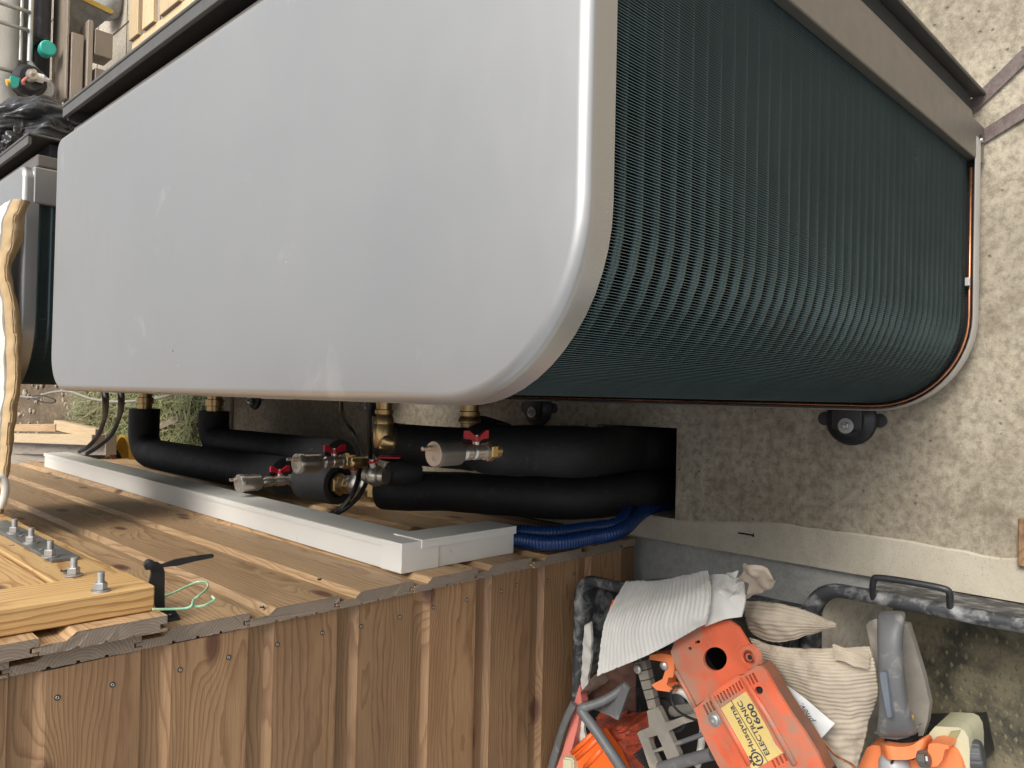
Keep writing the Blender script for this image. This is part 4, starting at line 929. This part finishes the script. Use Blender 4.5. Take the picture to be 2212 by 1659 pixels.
# ------------------------------------------------------------------ torn cardboard box with saw parts
def c1(x, y): return ((2100 + x / 1.7955) * .5486, (2100 + y / 1.7955) * .5486)
def c2(x, y): return ((2800 + x / 1.7955) * .5486, (2100 + y / 1.7955) * .5486)
def c5(x, y): return ((2600 + x / 3.687) * .5486, (2550 + y / 3.687) * .5486)
def c6(x, y): return ((2150 + x / 3.403) * .5486, (2600 + y / 3.403) * .5486)
def c7(x, y): return ((3300 + x / 3.022) * .5486, (2600 + y / 3.022) * .5486)
def V(f, x, y, z): return A(*f(x, y), z=z)
cbx = thing('cardboard_box', V(c1, 900, 800, .2), 'torn white and brown corrugated cardboard box lying open in the corner tub', 'cardboard box')
g = patch([[V(c1, 650, 340, .40), V(c1, 900, 330, .42), V(c1, 1225, 262, .44)], [V(c1, 520, 580, .47), V(c1, 850, 500, .475), V(c1, 1250, 400, .48)], [V(c1, 480, 760, .48), V(c1, 800, 680, .49), V(c1, 1235, 560, .49)], [V(c1, 450, 1010, .47), V(c1, 830, 850, .48), V(c1, 1215, 640, .48)]], 168, 50, amp=.0004, freq=26, rough=.0014, edge=.014, seed=2)
sheet('white_flap', g, .004, CARDW, cbx)
g = patch([[V(c1, 1215, 300, .43), V(c1, 1350, 290, .44), V(c1, 1480, 330, .44)], [V(c1, 1225, 440, .468), V(c1, 1370, 420, .47), V(c1, 1495, 470, .46)], [V(c1, 1215, 660, .465), V(c1, 1350, 610, .47), V(c1, 1470, 590, .46)]], 60, 40, rough=.002, edge=.025, seed=5)
sheet('second_layer', g, .004, CARDW, cbx)
g = patch([[V(c1, 1430, 345, .47), V(c1, 1480, 270, .49), V(c1, 1490, 205, .50)], [V(c1, 1520, 350, .475), V(c1, 1560, 290, .50), V(c1, 1640, 250, .50)], [V(c1, 1500, 460, .44), V(c1, 1620, 420, .45), V(c1, 1715, 350, .46)]], 40, 30, rough=.012, edge=.04, seed=7)
sheet('ragged_tip', g, .002, CARDG, cbx)
for k, (pa) in enumerate((((1355, 285), (1450, 262), (1430, 320), (1370, 328)), ((1300, 425), (1455, 345), (1430, 400), (1370, 475)))):
    g = patch([[V(c1, *pa[0], .478), V(c1, *pa[1], .49)], [V(c1, *pa[3], .474), V(c1, *pa[2], .482)]], 14, 10, rough=.008, edge=.05, seed=k)
    sheet('peeled_scrap', g, .001, CARDW, cbx)
g = patch([[V(c1, 360, 655, .38), V(c1, 400, 640, .38)], [V(c1, 345, 900, .36), V(c1, 405, 830, .38)], [V(c1, 335, 1150, .33), V(c1, 385, 1060, .35)]], 12, 50, rough=.006, edge=.06, seed=9)
sheet('torn_strip', g, .006, CARDW, cbx)
g = patch([[V(c1, 290, 1230, .33), V(c1, 345, 1200, .34)], [V(c1, 300, 1500, .32), V(c1, 370, 1440, .33)]], 10, 30, rough=.006, edge=.05, seed=12)
sheet('torn_strip', g, .006, CARDW, cbx)
g = patch([[V(c1, 330, 1130, .35), V(c1, 470, 960, .42)], [V(c1, 350, 1200, .2), V(c1, 640, 1200, .1)], [V(c1, 520, 1300, .1), V(c1, 800, 1300, .05)]], 20, 20, rough=.004, seed=13)
sheet('box_side', g, .004, CARDG, cbx)
g = patch([[V(c2, 235, 478, .38), V(c2, 420, 490, .38), V(c2, 640, 540, .38), V(c2, 860, 630, .37)], [V(c2, 235, 590, .39), V(c2, 430, 620, .40), V(c2, 640, 640, .39), V(c2, 880, 660, .37)], [V(c2, 290, 720, .37), V(c2, 460, 770, .38), V(c2, 640, 740, .38), V(c2, 780, 680, .36)]], 60, 70, amp=.0006, freq=9, rough=.004, axis='v', edge=.025, seed=15)
sheet('crumpled_flap', g, .004, CARDG, cbx)
g = patch([[V(c2, 270, 740, .40), V(c2, 500, 810, .39), V(c2, 850, 815, .38), V(c2, 1120, 800, .37)], [V(c2, 360, 900, .40), V(c2, 620, 950, .405), V(c2, 880, 980, .40), V(c2, 1160, 960, .37)], [V(c2, 480, 1060, .39), V(c2, 720, 1150, .40), V(c2, 950, 1180, .39), V(c2, 1175, 1150, .36)], [V(c2, 700, 1350, .38), V(c2, 860, 1400, .38), V(c2, 1000, 1400, .37), V(c2, 1100, 1380, .35)], [V(c2, 820, 1740, .36), V(c2, 900, 1740, .36), V(c2, 960, 1740, .36), V(c2, 1010, 1740, .35)]], 70, 200, amp=.0005, freq=28, rough=.004, axis='v', edge=.012, seed=18)
sheet('corrugated_side', g, .004, CARDG, cbx)
g = patch([[V(c2, 860, 800, .383), V(c2, 1000, 830, .383), V(c2, 1120, 850, .380)], [V(c2, 880, 900, .402), V(c2, 1000, 930, .402), V(c2, 1120, 960, .39)]], 30, 20, amp=.002, freq=4, rough=.01, axis='v', edge=.05, seed=20)
sheet('crumpled_scrap', g, .002, CARDG, cbx)
bm = BM(); prism(bm, [V(c1, *p, .36) for p in ((560, 470), (640, 470), (640, 700), (500, 640))], (0, 0, -.03)); o = obj('orange_shell', bm, ORNG2); tag(o, 'orange plastic corner showing between the tub rim and the white cardboard flap', 'saw part', 'loose saw parts')
# paper note
pn = sheet('paper_note', patch([[V(c2, 405, 955, .408), V(c2, 500, 1050, .416), V(c2, 690, 1190, .418), V(c2, 875, 1345, .415)], [V(c2, 430, 1010, .408), V(c2, 520, 1150, .414), V(c2, 640, 1290, .415), V(c2, 775, 1455, .412)]], 40, 14, rough=.002, seed=30), .0006, PAPER)
tag(pn, 'white paper note with handwriting between the orange cover and the cardboard', 'note')
text_mesh('handwriting', 'pnev.', V(c2, 735, 1330, .4245), V(c2, 650, 1200, .4245), .010, (0, 0, 1), INK, pn, .0006, shear=.3)
w = pipe_obj('wire', [V(c2, 715, 1425, .42), V(c2, 790, 1470, .41), V(c2, 870, 1560, .41), V(c2, 930, 1600, .41), V(c2, 1010, 1650, .40), V(c2, 1020, 1720, .40)], .0022, COPPER, seg=6); tag(w, 'rusty brown wire lying over the damp cardboard', 'wire')
o = pipe_obj('black_stick', [V(c2, 720, 1420, .425), V(c2, 880, 1690, .40)], .006, BLKP); tag(o, 'black rod beside the orange cover and the paper note', 'rod')
# orange starter cover with label
cv = thing('saw_cover', V(c5, 1000, 900, .4), 'faded dirty orange chainsaw cover with yellow name label and black cooling slots', 'saw cover')
zc = .462
def circ(f, x, y, r, z, n=22): return [V(f, x + r * math.cos(2 * PI * k / n), y + r * math.sin(2 * PI * k / n), z) for k in range(n)]
def slot(x, y, hx_, hy_, w, z):
    l = math.hypot(hx_, hy_); nx, ny = -hy_ / l * w, hx_ / l * w
    return [V(c5, x - hx_ + nx, y - hy_ + ny, z), V(c5, x + hx_ + nx, y + hy_ + ny, z), V(c5, x + hx_ - nx, y + hy_ - ny, z), V(c5, x - hx_ - nx, y - hy_ - ny, z)]
holes = [slot(663, 905, 35, 72, 15, zc), slot(708, 872, 35, 72, 15, zc), slot(754, 848, 35, 68, 14, zc)]
for k in range(9): holes.append(slot(812 + k * 44.5, 775 - k * 29, 30, 60, 14, zc))
holes += [slot(1280, 492, 35, 68, 14, zc), slot(1327, 462, 35, 68, 14, zc), slot(1374, 436, 35, 66, 15, zc), circ(c5, 1430, 622, 60, zc)]
for k in range(4): holes.append(slot(1650 + k * 55, 1690 - k * 32, 26, 52, 14, zc))
out = [V(c5, *p, zc) for p in ((495, 890), (640, 760), (720, 690), (890, 560), (1110, 420), (1190, 400), (1400, 270), (1450, 265), (1530, 340), (1700, 640), (1900, 960), (2100, 1240), (2280, 1540), (2400, 1820), (1700, 2100), (1100, 2100), (830, 1700), (700, 1440), (570, 1180), (545, 1060))]
bm = BM(); prism(bm, out, (0, 0, -.006), holes)
obj('shell', bm, ORNG, cv)
bm = BM(); vs = [(bm.verts.new(p), bm.verts.new(p + Vector((.003, -.002, -.022)))) for p in [q - Vector((0, 0, .006)) for q in out]]
for a, b in zip(vs, vs[1:]): bm.faces.new((a[0], b[0], b[1], a[1]))
obj('side_wall', bm, plain('soiled_side', (.20, .075, .04), .7, 0, .3, 20, dirt=.5, dirtcol=(.10, .07, .05), bs=.3), cv)
bm = BM(); prism(bm, [p - Vector((0, 0, .0075)) for p in out], (0, 0, -.004)); obj('slot_shade_plate', bm, DARK, cv)  # added near-black plate, stands for the shade seen through the slots
# long ribs on the cover
for pa in (((735, 700), (1130, 1400), (1290, 1700)), ((1190, 420), (1560, 1010), (1950, 1700))):
    bm = BM(); tube(bm, [V(c5, *q, zc + .001) for q in pa], .0055, 8, flat=.6); obj('rib', bm, ORNG, cv, smooth=True)
z2 = zc - .012
up = [V(c5, *p, z2) for p in ((240, 330), (150, 60), (230, -140), (560, -330), (1000, -400), (1130, -300), (1290, -40), (1440, 190), (1530, 330), (1400, 300), (1110, 450), (720, 700), (510, 850), (370, 600))]
bm = BM(); prism(bm, up, (0, 0, -.006), [circ(c5, 795, 165, 172, z2, 32), circ(c5, 430, 15, 26, z2), [V(c5, 500, -90, z2), V(c5, 570, -110, z2), V(c5, 580, -70, z2), V(c5, 510, -52, z2)]]); obj('neck_plate', bm, ORNG, cv)
bm = BM(); q = V(c5, 1290, 140, z2); lathe(bm, q - Vector((0, 0, .004)), (0, 0, 1), [(0, .021), (.006, .018), (.0062, .012), (.004, .0105), (.004, .006), (-.004, .0055)], 24); obj('screw_boss', bm, ORNG, cv, autos=40)
bm = BM(); q = V(c5, 1300, 140, z2 + .001); lathe(bm, q, (0, 0, 1), [(0, .004), (.0006, .004)], 14); obj('boss_hole', bm, DARK, cv)
bm = BM(); tube(bm, [V(c5, 225, 340, z2 + .002), V(c5, 505, 860, z2 + .002)], .004, 8); obj('rim', bm, ORNG, cv, smooth=True)
bm = BM(); q = V(c5, 790, 1045, zc); lathe(bm, q, (0, 0, 1), [(0, .012), (.001, .012), (.0011, .009), (.004, .0085), (.0055, .006), (.0055, .0035), (.003, .003)], 20); obj('screw', bm, GALV, cv, autos=40)
lz = zc + .0012
bm = BM(); lq = [(878, 882), (1240, 637), (1330, 780), (1560, 1180), (1660, 1390), (1775, 1530), (1590, 1640), (1340, 1790)]
prism(bm, [V(c5, *p, lz) for p in lq], (0, 0, -.001)); obj('label', bm, LABEL, cv)
TZ = lz + .0003
text_mesh('lettering', 'Husqvarna', V(c5, 1393, 1488, TZ), V(c5, 1055, 835, TZ), .0098, (0, 0, 1), INK, cv, bold=.012)
text_mesh('lettering', 'ELECTRONIC', V(c5, 1594, 1543, TZ), V(c5, 1172, 765, TZ), .0088, (0, 0, 1), INK, cv, bold=.015)
text_mesh('lettering', '1600', V(c5, 1497, 1165, TZ), V(c5, 1330, 800, TZ), .0108, (0, 0, 1), INK, cv, bold=.02)
bm = BM(); a, b = V(c5, 1025, 765, TZ), V(c5, 1560, 1660, TZ); d_ = (b - a).normalized(); s_ = Vector((-d_.y, d_.x, 0)) * .0005; prism(bm, [a - s_, b - s_, b + s_, a + s_], (0, 0, .0004)); obj('label_line', bm, INK, cv)
em = V(c5, 1405, 1615, TZ); bm = BM(); n = 24; ro, ri_ = .0105, .0083
prism(bm, [em + Vector((math.cos(2 * PI * k / n), math.sin(2 * PI * k / n), 0)) * ro for k in range(n)], (0, 0, .0004), [[em + Vector((math.cos(2 * PI * k / n), math.sin(2 * PI * k / n), 0)) * ri_ for k in range(n)]])
ud = (V(c5, 1055, 835, TZ) - V(c5, 1393, 1488, TZ)).normalized(); vd = Vector((0, 0, 1)).cross(ud)
def eb(u0, v0, u1, v1): prism(bm, [em + ud * a_ + vd * b_ for a_, b_ in ((u0, v0), (u1, v0), (u1, v1), (u0, v1))], (0, 0, .0004))
eb(-.0042, -.005, -.0022, .005); eb(.0022, -.005, .0042, .005); eb(-.0021, -.001, .0021, .001)
for k in (-1, 0, 1): eb(-.002 + k * .0055, .0108 - abs(k) * .0022, .002 + k * .0055, .0145 - abs(k) * .0022)
obj('emblem', bm, INK, cv)

# grey tube frames and cast bracket
def rod(name, pts, r, mat, lab, cat, grp=None, seg=14, flat=1, m=6):
    bm = BM(); tube(bm, spline(pts, m) if len(pts) > 2 else pts, r, seg, flat=flat); o = obj(name, bm, mat, autos=50); return tag(o, lab, cat, grp)
V6 = lambda x, y, z: V(c6, x, y, z)
rod('bent_tube', [V6(1085, 320, .38), V6(900, 470, .40), V6(700, 570, .42), V6(540, 625, .435), V6(480, 680, .44), V6(640, 900, .44), V6(880, 1250, .44), V6(1120, 1620, .43)], [.0085] * 18 + [.010] * 25, GREYP, 'bent grey rubber saw handle in front of the bright orange housing', 'handle', 'grey saw handles')
bm = BM(); prism(bm, [V6(*p, .40) for p in ((1050, 300), (1115, 380), (965, 805), (850, 740), (720, 690), (600, 640), (900, 520))], (0, 0, -.006)); o = obj('handle_web', bm, GREYP); tag(o, 'dull grey triangular web under the bent saw handle', 'saw part', 'loose saw parts')
rod('bent_tube', [V6(370, 580, .36), V6(230, 900, .36), V6(60, 1460, .35), V6(0, 1650, .35)], .0085, GREYP, 'flat grey saw handle lying against the front boards', 'handle', 'grey saw handles', flat=.6)
bm = BM(); prism(bm, [V6(*p, .345) for p in ((450, 330), (480, 560), (420, 900), (330, 1250), (200, 1650), (60, 1650), (230, 1200), (330, 800), (380, 560))], (0, 0, -.02)); o = obj('pink_strip', bm, PINK); tag(o, 'faded pink orange plastic strip beside the flat grey handle', 'saw part', 'loose saw parts')
cz = .43
bm = BM(); prism(bm, [V6(*p, cz) for p in ((1350, 680), (1500, 625), (1540, 700), (1600, 830), (1660, 820), (1900, 730), (2040, 690), (2040, 800), (1850, 850), (1640, 950), (1700, 1080), (1780, 1250), (1830, 1480), (1860, 1650), (1500, 1650), (1400, 1480), (1290, 1150), (1220, 980), (1250, 950), (1380, 900), (1370, 800))], (0, 0, -.012),
    [[V6(*p, cz) for p in ((1370, 1040), (1490, 1005), (1560, 1160), (1430, 1210))], [V6(*p, cz) for p in ((1445, 1240), (1570, 1205), (1650, 1390), (1530, 1430))]])
o = obj('cast_bracket', bm, CASTM); tag(o, 'dusty grey cast bracket with two windows in the saw parts box', 'bracket')
o2 = rod('saw_rod', [V6(1715, 1130, .425), V6(2110, 990, .425)], .0042, GREYP, 'thin grey rod reaching from the cast bracket to the orange cover', 'rod', 'grey rods by the bracket')
rod('saw_rod', [V6(1530, 1450, .43), V6(1800, 1370, .43), V6(2230, 1250, .43)], .0105, GREYP, 'thick dusty grey tube crossing under the orange cover', 'rod', 'grey rods by the bracket')
# brown segmented bar
bt = thing('guide_bar', V6(1300, 300, .40), 'brown worn chain brake bar with notched segments leading into the bracket', 'saw part', 'loose saw parts')
for k in range(5):
    t0, t1 = k / 5, (k + 1) / 5 - .02; f = lambda t, s: (1190 + 190 * t + s * (1330 + 150 * t - 1190 - 190 * t), 30 + 640 * t - s * 25)
    bm = BM(); prism(bm, [V6(*f(t0, 0), .415 + .003 * (k % 2)), V6(*f(t0, 1), .415 + .003 * (k % 2)), V6(*f(t1, 1), .415 + .003 * (k % 2)), V6(*f(t1, 0), .415 + .003 * (k % 2))], (0, 0, -.014)); obj('segment', bm, CASTM, bt)
bm = BM(); lathe(bm, V6(1235, 115, .42), (0, 0, 1), [(0, .008), (.004, .008), (.006, .005)], 14); obj('rivet', bm, GALV, bt)
# orange hook / throttle housing
bm = BM(); prism(bm, [V6(*p, .43) for p in ((1390, -70), (1560, -90), (1715, -60), (1720, 120), (1700, 230), (1640, 230), (1615, 330), (1690, 380), (1690, 430), (1480, 400), (1410, 330), (1560, 250), (1600, 130), (1580, 20), (1380, -10))], (0, 0, -.03)); bmesh.ops.bevel(bm, geom=[e_ for e_ in bm.edges if e_.calc_face_angle(0) > .8], offset=.003, segments=3, affect='EDGES')
o = obj('orange_hook', bm, ORNG3, autos=40); tag(o, 'hook shaped salmon orange saw housing left of the big cover', 'saw part', 'loose saw parts')
bm = BM(); lathe(bm, V6(1585, 75, .431), (-.3, -.1, 1), [(0, .008), (.002, .008), (.005, .005), (.006, .002)], 14); obj('screw', bm, GALV, o, autos=40)
bm = BM(); tube(bm, [V6(1715, 75, .42), V6(1775, 70, .42)], .0042, 10); obj('pin', bm, GALV, o)
# engine block, dark fins
bm = BM(); bmesh.ops.create_grid(bm, x_segments=50, y_segments=50, size=.5)
for v in bm.verts:
    q = V6(1120 + v.co.x * 720, 1130 + v.co.y * 900, .28); rr_ = max(abs(v.co.x), abs(v.co.y)) * 2
    v.co = q + Vector((0, 0, .08 * (1 - rr_ ** 4) + .022 * noise.noise(q * 22) + .012 * round(noise.noise(q * 50) * 2)))
o = obj('saw_engine', bm, ORNGD, autos=30); tag(o, 'dirty orange saw engine block deep in the box with black cooling fins', 'saw part', 'loose saw parts')
bm = BM()
for k in range(9):
    a, b = V6(1170 + k * 24, 1275 + k * 26, .385), V6(1290 + k * 18, 1180 + k * 26, .385); s_ = (b - a).normalized().cross(Vector((0, 0, 1))) * .0016; prism(bm, [a - s_, b - s_, b + s_, a + s_], (0, 0, -.03))
obj('cooling_fins', bm, BLACKM, o)
bm = BM(); g0 = [V6(*p, .405) for p in ((345, 1235), (560, 990), (640, 980), (860, 1300), (1000, 1650), (380, 1650), (355, 1450))]; prism(bm, g0, (0, 0, -.04)); o = obj('orange_housing', bm, ORNG2); tag(o, 'bright orange ribbed saw housing behind the bent grey handle', 'saw part', 'loose saw parts')
for pa in (((350, 1240), (620, 990)), ((400, 1320), (690, 1060)), ((520, 1440), (740, 1200))):
    bm = BM(); tube(bm, [V6(*pa[0], .406), V6(*pa[1], .406)], .005, 8); obj('rib', bm, ORNG2, o, smooth=True)
bm = BM(); prism(bm, [V6(*p, .42) for p in ((222, 1300), (360, 1325), (352, 1600), (200, 1600))], (0, 0, -.05)); bmesh.ops.bevel(bm, geom=bm.edges[:], offset=.003, segments=2, affect='EDGES'); o = obj('yellow_block', bm, BEIGE, autos=40); tag(o, 'small pale yellow block at the bottom edge by the orange housing', 'block')
# black switch part with grey-green battery like block
bm = BM(); prism(bm, [V6(*p, .38) for p in ((1620, 630), (1960, 580), (1985, 700), (1690, 770), (1640, 740))], (0, 0, -.03)); bmesh.ops.bevel(bm, geom=bm.edges[:], offset=.003, segments=2, affect='EDGES'); o = obj('grey_block', bm, CASTM, autos=40); tag(o, 'grey green block half buried beside the white hose', 'saw part', 'loose saw parts')
bm = BM(); lathe(bm, V6(1700, 600, .345), (0, 0, 1), [(0, .045), (.02, .045), (.024, .04), (.024, .02), (.03, .018)], 30); o = obj('black_disc', bm, BLKP, autos=40); tag(o, 'black round flywheel part under the thin cable', 'saw part', 'loose saw parts')
rod('white_hose', [V6(1690, 395, .40), V6(1800, 410, .405), V6(1900, 480, .40), V6(1960, 560, .39), V6(2010, 650, .37), V6(2090, 850, .35), V6(2095, 1000, .36), V6(2060, 1250, .38), V6(2030, 1400, .36)], .0065, ROPE, 'white rubber hose curving under the orange cover', 'hose')
rod('thin_cable', [V6(1790, 340, .42), V6(1720, 355, .425), V6(1675, 430, .43), V6(1690, 560, .43), V6(1760, 670, .432), V6(1880, 750, .435), V6(2050, 815, .44)], .0022, CABLE, 'thin black cable looping from the hook to the orange cover', 'cable', seg=8)
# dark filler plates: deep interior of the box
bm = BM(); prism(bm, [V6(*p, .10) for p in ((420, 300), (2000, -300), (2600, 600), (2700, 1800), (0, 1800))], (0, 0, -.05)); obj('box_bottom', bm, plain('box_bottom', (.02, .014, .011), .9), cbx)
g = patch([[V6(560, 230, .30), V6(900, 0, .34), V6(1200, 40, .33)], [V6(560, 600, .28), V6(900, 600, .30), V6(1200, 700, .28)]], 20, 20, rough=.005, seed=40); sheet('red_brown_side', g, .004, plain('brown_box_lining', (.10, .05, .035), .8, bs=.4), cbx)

# ------------------------------------------------------------------ second saw in the crusted tub
sw = thing('garden_saw', V(c7, 700, 1100, .2), 'orange power tool with upright grey handle and beige fuel tank in the crusted tub', 'power tool')
V7 = lambda x, y, z: V(c7, x, y, z)
def lump(name, sec, mat, parent, bev=.004, seg=3, dz=-.04):
    bm = BM(); prism(bm, sec, (0, 0, dz)); bmesh.ops.bevel(bm, geom=[e_ for e_ in bm.edges if e_.calc_face_angle(0) > .6], offset=bev, segments=seg, affect='EDGES'); return obj(name, bm, mat, parent, autos=45)
V2 = lambda x, y, z: V(c2, x, y, z)
lump('hand_guard', [V2(*p, .28) for p in ((1095, 650), (1120, 620), (1170, 605), (1390, 640), (1440, 800), (1500, 1000), (1545, 1200), (1530, 1330), (1500, 1430), (1300, 1460), (1180, 1100), (1160, 950))], CASTM, sw, .004, 2, -.015)
# handle: rounded grip as a swept section
bm = BM(); ctl = [(1275, 548, 95, .33), (1275, 590, 98, .345), (1265, 700, 88, .36), (1265, 850, 84, .365), (1278, 1050, 88, .365), (1290, 1200, 98, .36), (1300, 1330, 122, .352), (1310, 1400, 145, .34), (1315, 1430, 150, .325)]
rings = []
for x, y, wd, z in ctl:
    c_ = V2(x, y, z); wl = (V2(x + wd, y, z) - V2(x - wd, y, z)); u_r = wl * .5; n_ = 16
    rings.append([bm.verts.new(c_ + u_r * math.copysign(abs(math.cos(2 * PI * k / n_)) ** .7, math.cos(2 * PI * k / n_)) + Vector((0, 0, .015 * math.copysign(abs(math.sin(2 * PI * k / n_)) ** .8, math.sin(2 * PI * k / n_))))) for k in range(n_)])
for a, b in zip(rings, rings[1:]):
    for k in range(16): bm.faces.new((a[k], a[(k + 1) % 16], b[(k + 1) % 16], b[k]))
bm.faces.new(rings[0]); bm.faces.new(rings[-1][::-1])
hd = obj('grip', bm, GREYP, sw, autos=50)
sm = hd.modifiers.new('sub', 'SUBSURF'); sm.levels = 1; sm.render_levels = 2
lump('trigger', [V2(*p, .388) for p in ((1192, 990), (1205, 978), (1238, 980), (1242, 1010), (1275, 1300), (1248, 1302), (1235, 1250), (1200, 1060))], plain('slate_trigger', (.13, .15, .18), .4, bs=.1), sw, .0012, 2, -.012)
lump('flange', [V7(*p, .335) for p in ((430, 860), (500, 800), (620, 900), (860, 830), (950, 770), (965, 785), (840, 915), (700, 945), (520, 925))], GREYP, sw, .003, 2, -.012)
lump('air_box', [V7(*p, .315) for p in ((545, 930), (880, 925), (870, 1030), (580, 1020))], DARK, sw, .002, 2, -.03)
lump('body', [V7(*p, .30) for p in ((230, 1290), (340, 1040), (400, 1010), (500, 1015), (540, 1190), (700, 1180), (900, 1190), (960, 1100), (1080, 1000), (1320, 1010), (1400, 1070), (1460, 1180), (1500, 1310), (1500, 1500), (200, 1500))], ORNG3, sw, .008, 4, -.10)
g = patch([[V7(500, 985, .315), V7(560, 1010, .338), V7(700, 1030, .34), V7(850, 1020, .34), V7(960, 960, .34), V7(1040, 930, .335), V7(1078, 990, .315)], [V7(520, 1150, .318), V7(600, 1180, .342), V7(720, 1185, .345), V7(850, 1180, .345), V7(930, 1150, .343), V7(1000, 1090, .335), V7(1070, 1060, .315)]], 40, 10); sheet('collar', g, .02, ORNG3, sw)
lump('side_cover', [V7(*p, .33) for p in ((1062, 1080), (1080, 1000), (1160, 985), (1310, 1010), (1320, 1050), (1270, 1060), (1240, 1190), (1180, 1260), (1060, 1280))], ORNG3, sw, .006, 4, -.05)
bm = BM(); bmesh.ops.create_uvsphere(bm, u_segments=24, v_segments=14, radius=.023, matrix=Matrix.Translation(V7(670, 1262, .315))); obj('silver_knob', bm, plain('silver_grey_plastic', (.38, .38, .39), .45, .1, .05), sw, smooth=True)
bm = BM(); a, b = V7(655, 1190, .339), V7(630, 1225, .339); tube(bm, [a, b], .0018, 6); obj('knob_slot', bm, DARK, sw)
bm = BM(); a, b = V7(965, 1172, .34), V7(1090, 1178, .34); ax = (b - a); lathe(bm, a, ax, [(0, .011), (.002, .013), (ax.length * .8, .013), (ax.length * .82, .009), (ax.length, .008)], 8); obj('thumb_screw', bm, BLKS, sw, autos=30)
tk = lump('fuel_tank', [V7(*p, .29) for p in ((1060, 960), (1090, 860), (1160, 785), (1430, 800), (1500, 835), (1550, 920), (1565, 1050), (1565, 1500), (1450, 1500), (1420, 1100), (1330, 1010), (1150, 985))], BEIGE, sw, .010, 4, -.08)
lump('tank_window', [V7(*p, .2935) for p in ((1260, 975), (1340, 850), (1455, 835), (1375, 1000), (1330, 995))], plain('tank_window', (.30, .28, .14), .3), sw, .002, 2, -.006)
bm = BM(); a = V7(1548, 1120, .268); b = V7(1735, 1130, .265); ax = b - a; k_ = mpp(a); rc = 31 * k_
pr = [(0, rc * .93), (.002, rc), (ax.length * .75, rc), (ax.length * .92, rc * .93), (ax.length, rc * .8)]
axn = ax.normalized(); s_, u_2 = frame_at(axn); n_ = 72; rings = []
for h_, r__ in pr: rings.append([bm.verts.new(a + axn * h_ + (s_ * math.cos(2 * PI * k / n_) + u_2 * math.sin(2 * PI * k / n_)) * r__ * (1 if k % 6 < 4 else .955)) for k in range(n_)])
for p_, q_ in zip(rings, rings[1:]):
    for k in range(n_): bm.faces.new((p_[k], p_[(k + 1) % n_], q_[(k + 1) % n_], q_[k]))
bm.faces.new(rings[0]); bm.faces.new(rings[-1][::-1]); obj('fuel_cap', bm, plain('charcoal_cap', (.07, .07, .075), .5, dirt=.1), tk, autos=30)
lump('warning_sticker', [V7(*p, .305) for p in ((830, 655), (885, 652), (898, 668), (888, 772), (860, 740))], YEL, sw, .0004, 1, -.002)
bm = BM(); prism(bm, [V7(*p, .3056) for p in ((845, 712), (885, 705), (868, 735))], (0, 0, -.0004)); obj('sticker_mark', bm, REDP, sw)
# clutter under the power tool so that it rests on the tub floor
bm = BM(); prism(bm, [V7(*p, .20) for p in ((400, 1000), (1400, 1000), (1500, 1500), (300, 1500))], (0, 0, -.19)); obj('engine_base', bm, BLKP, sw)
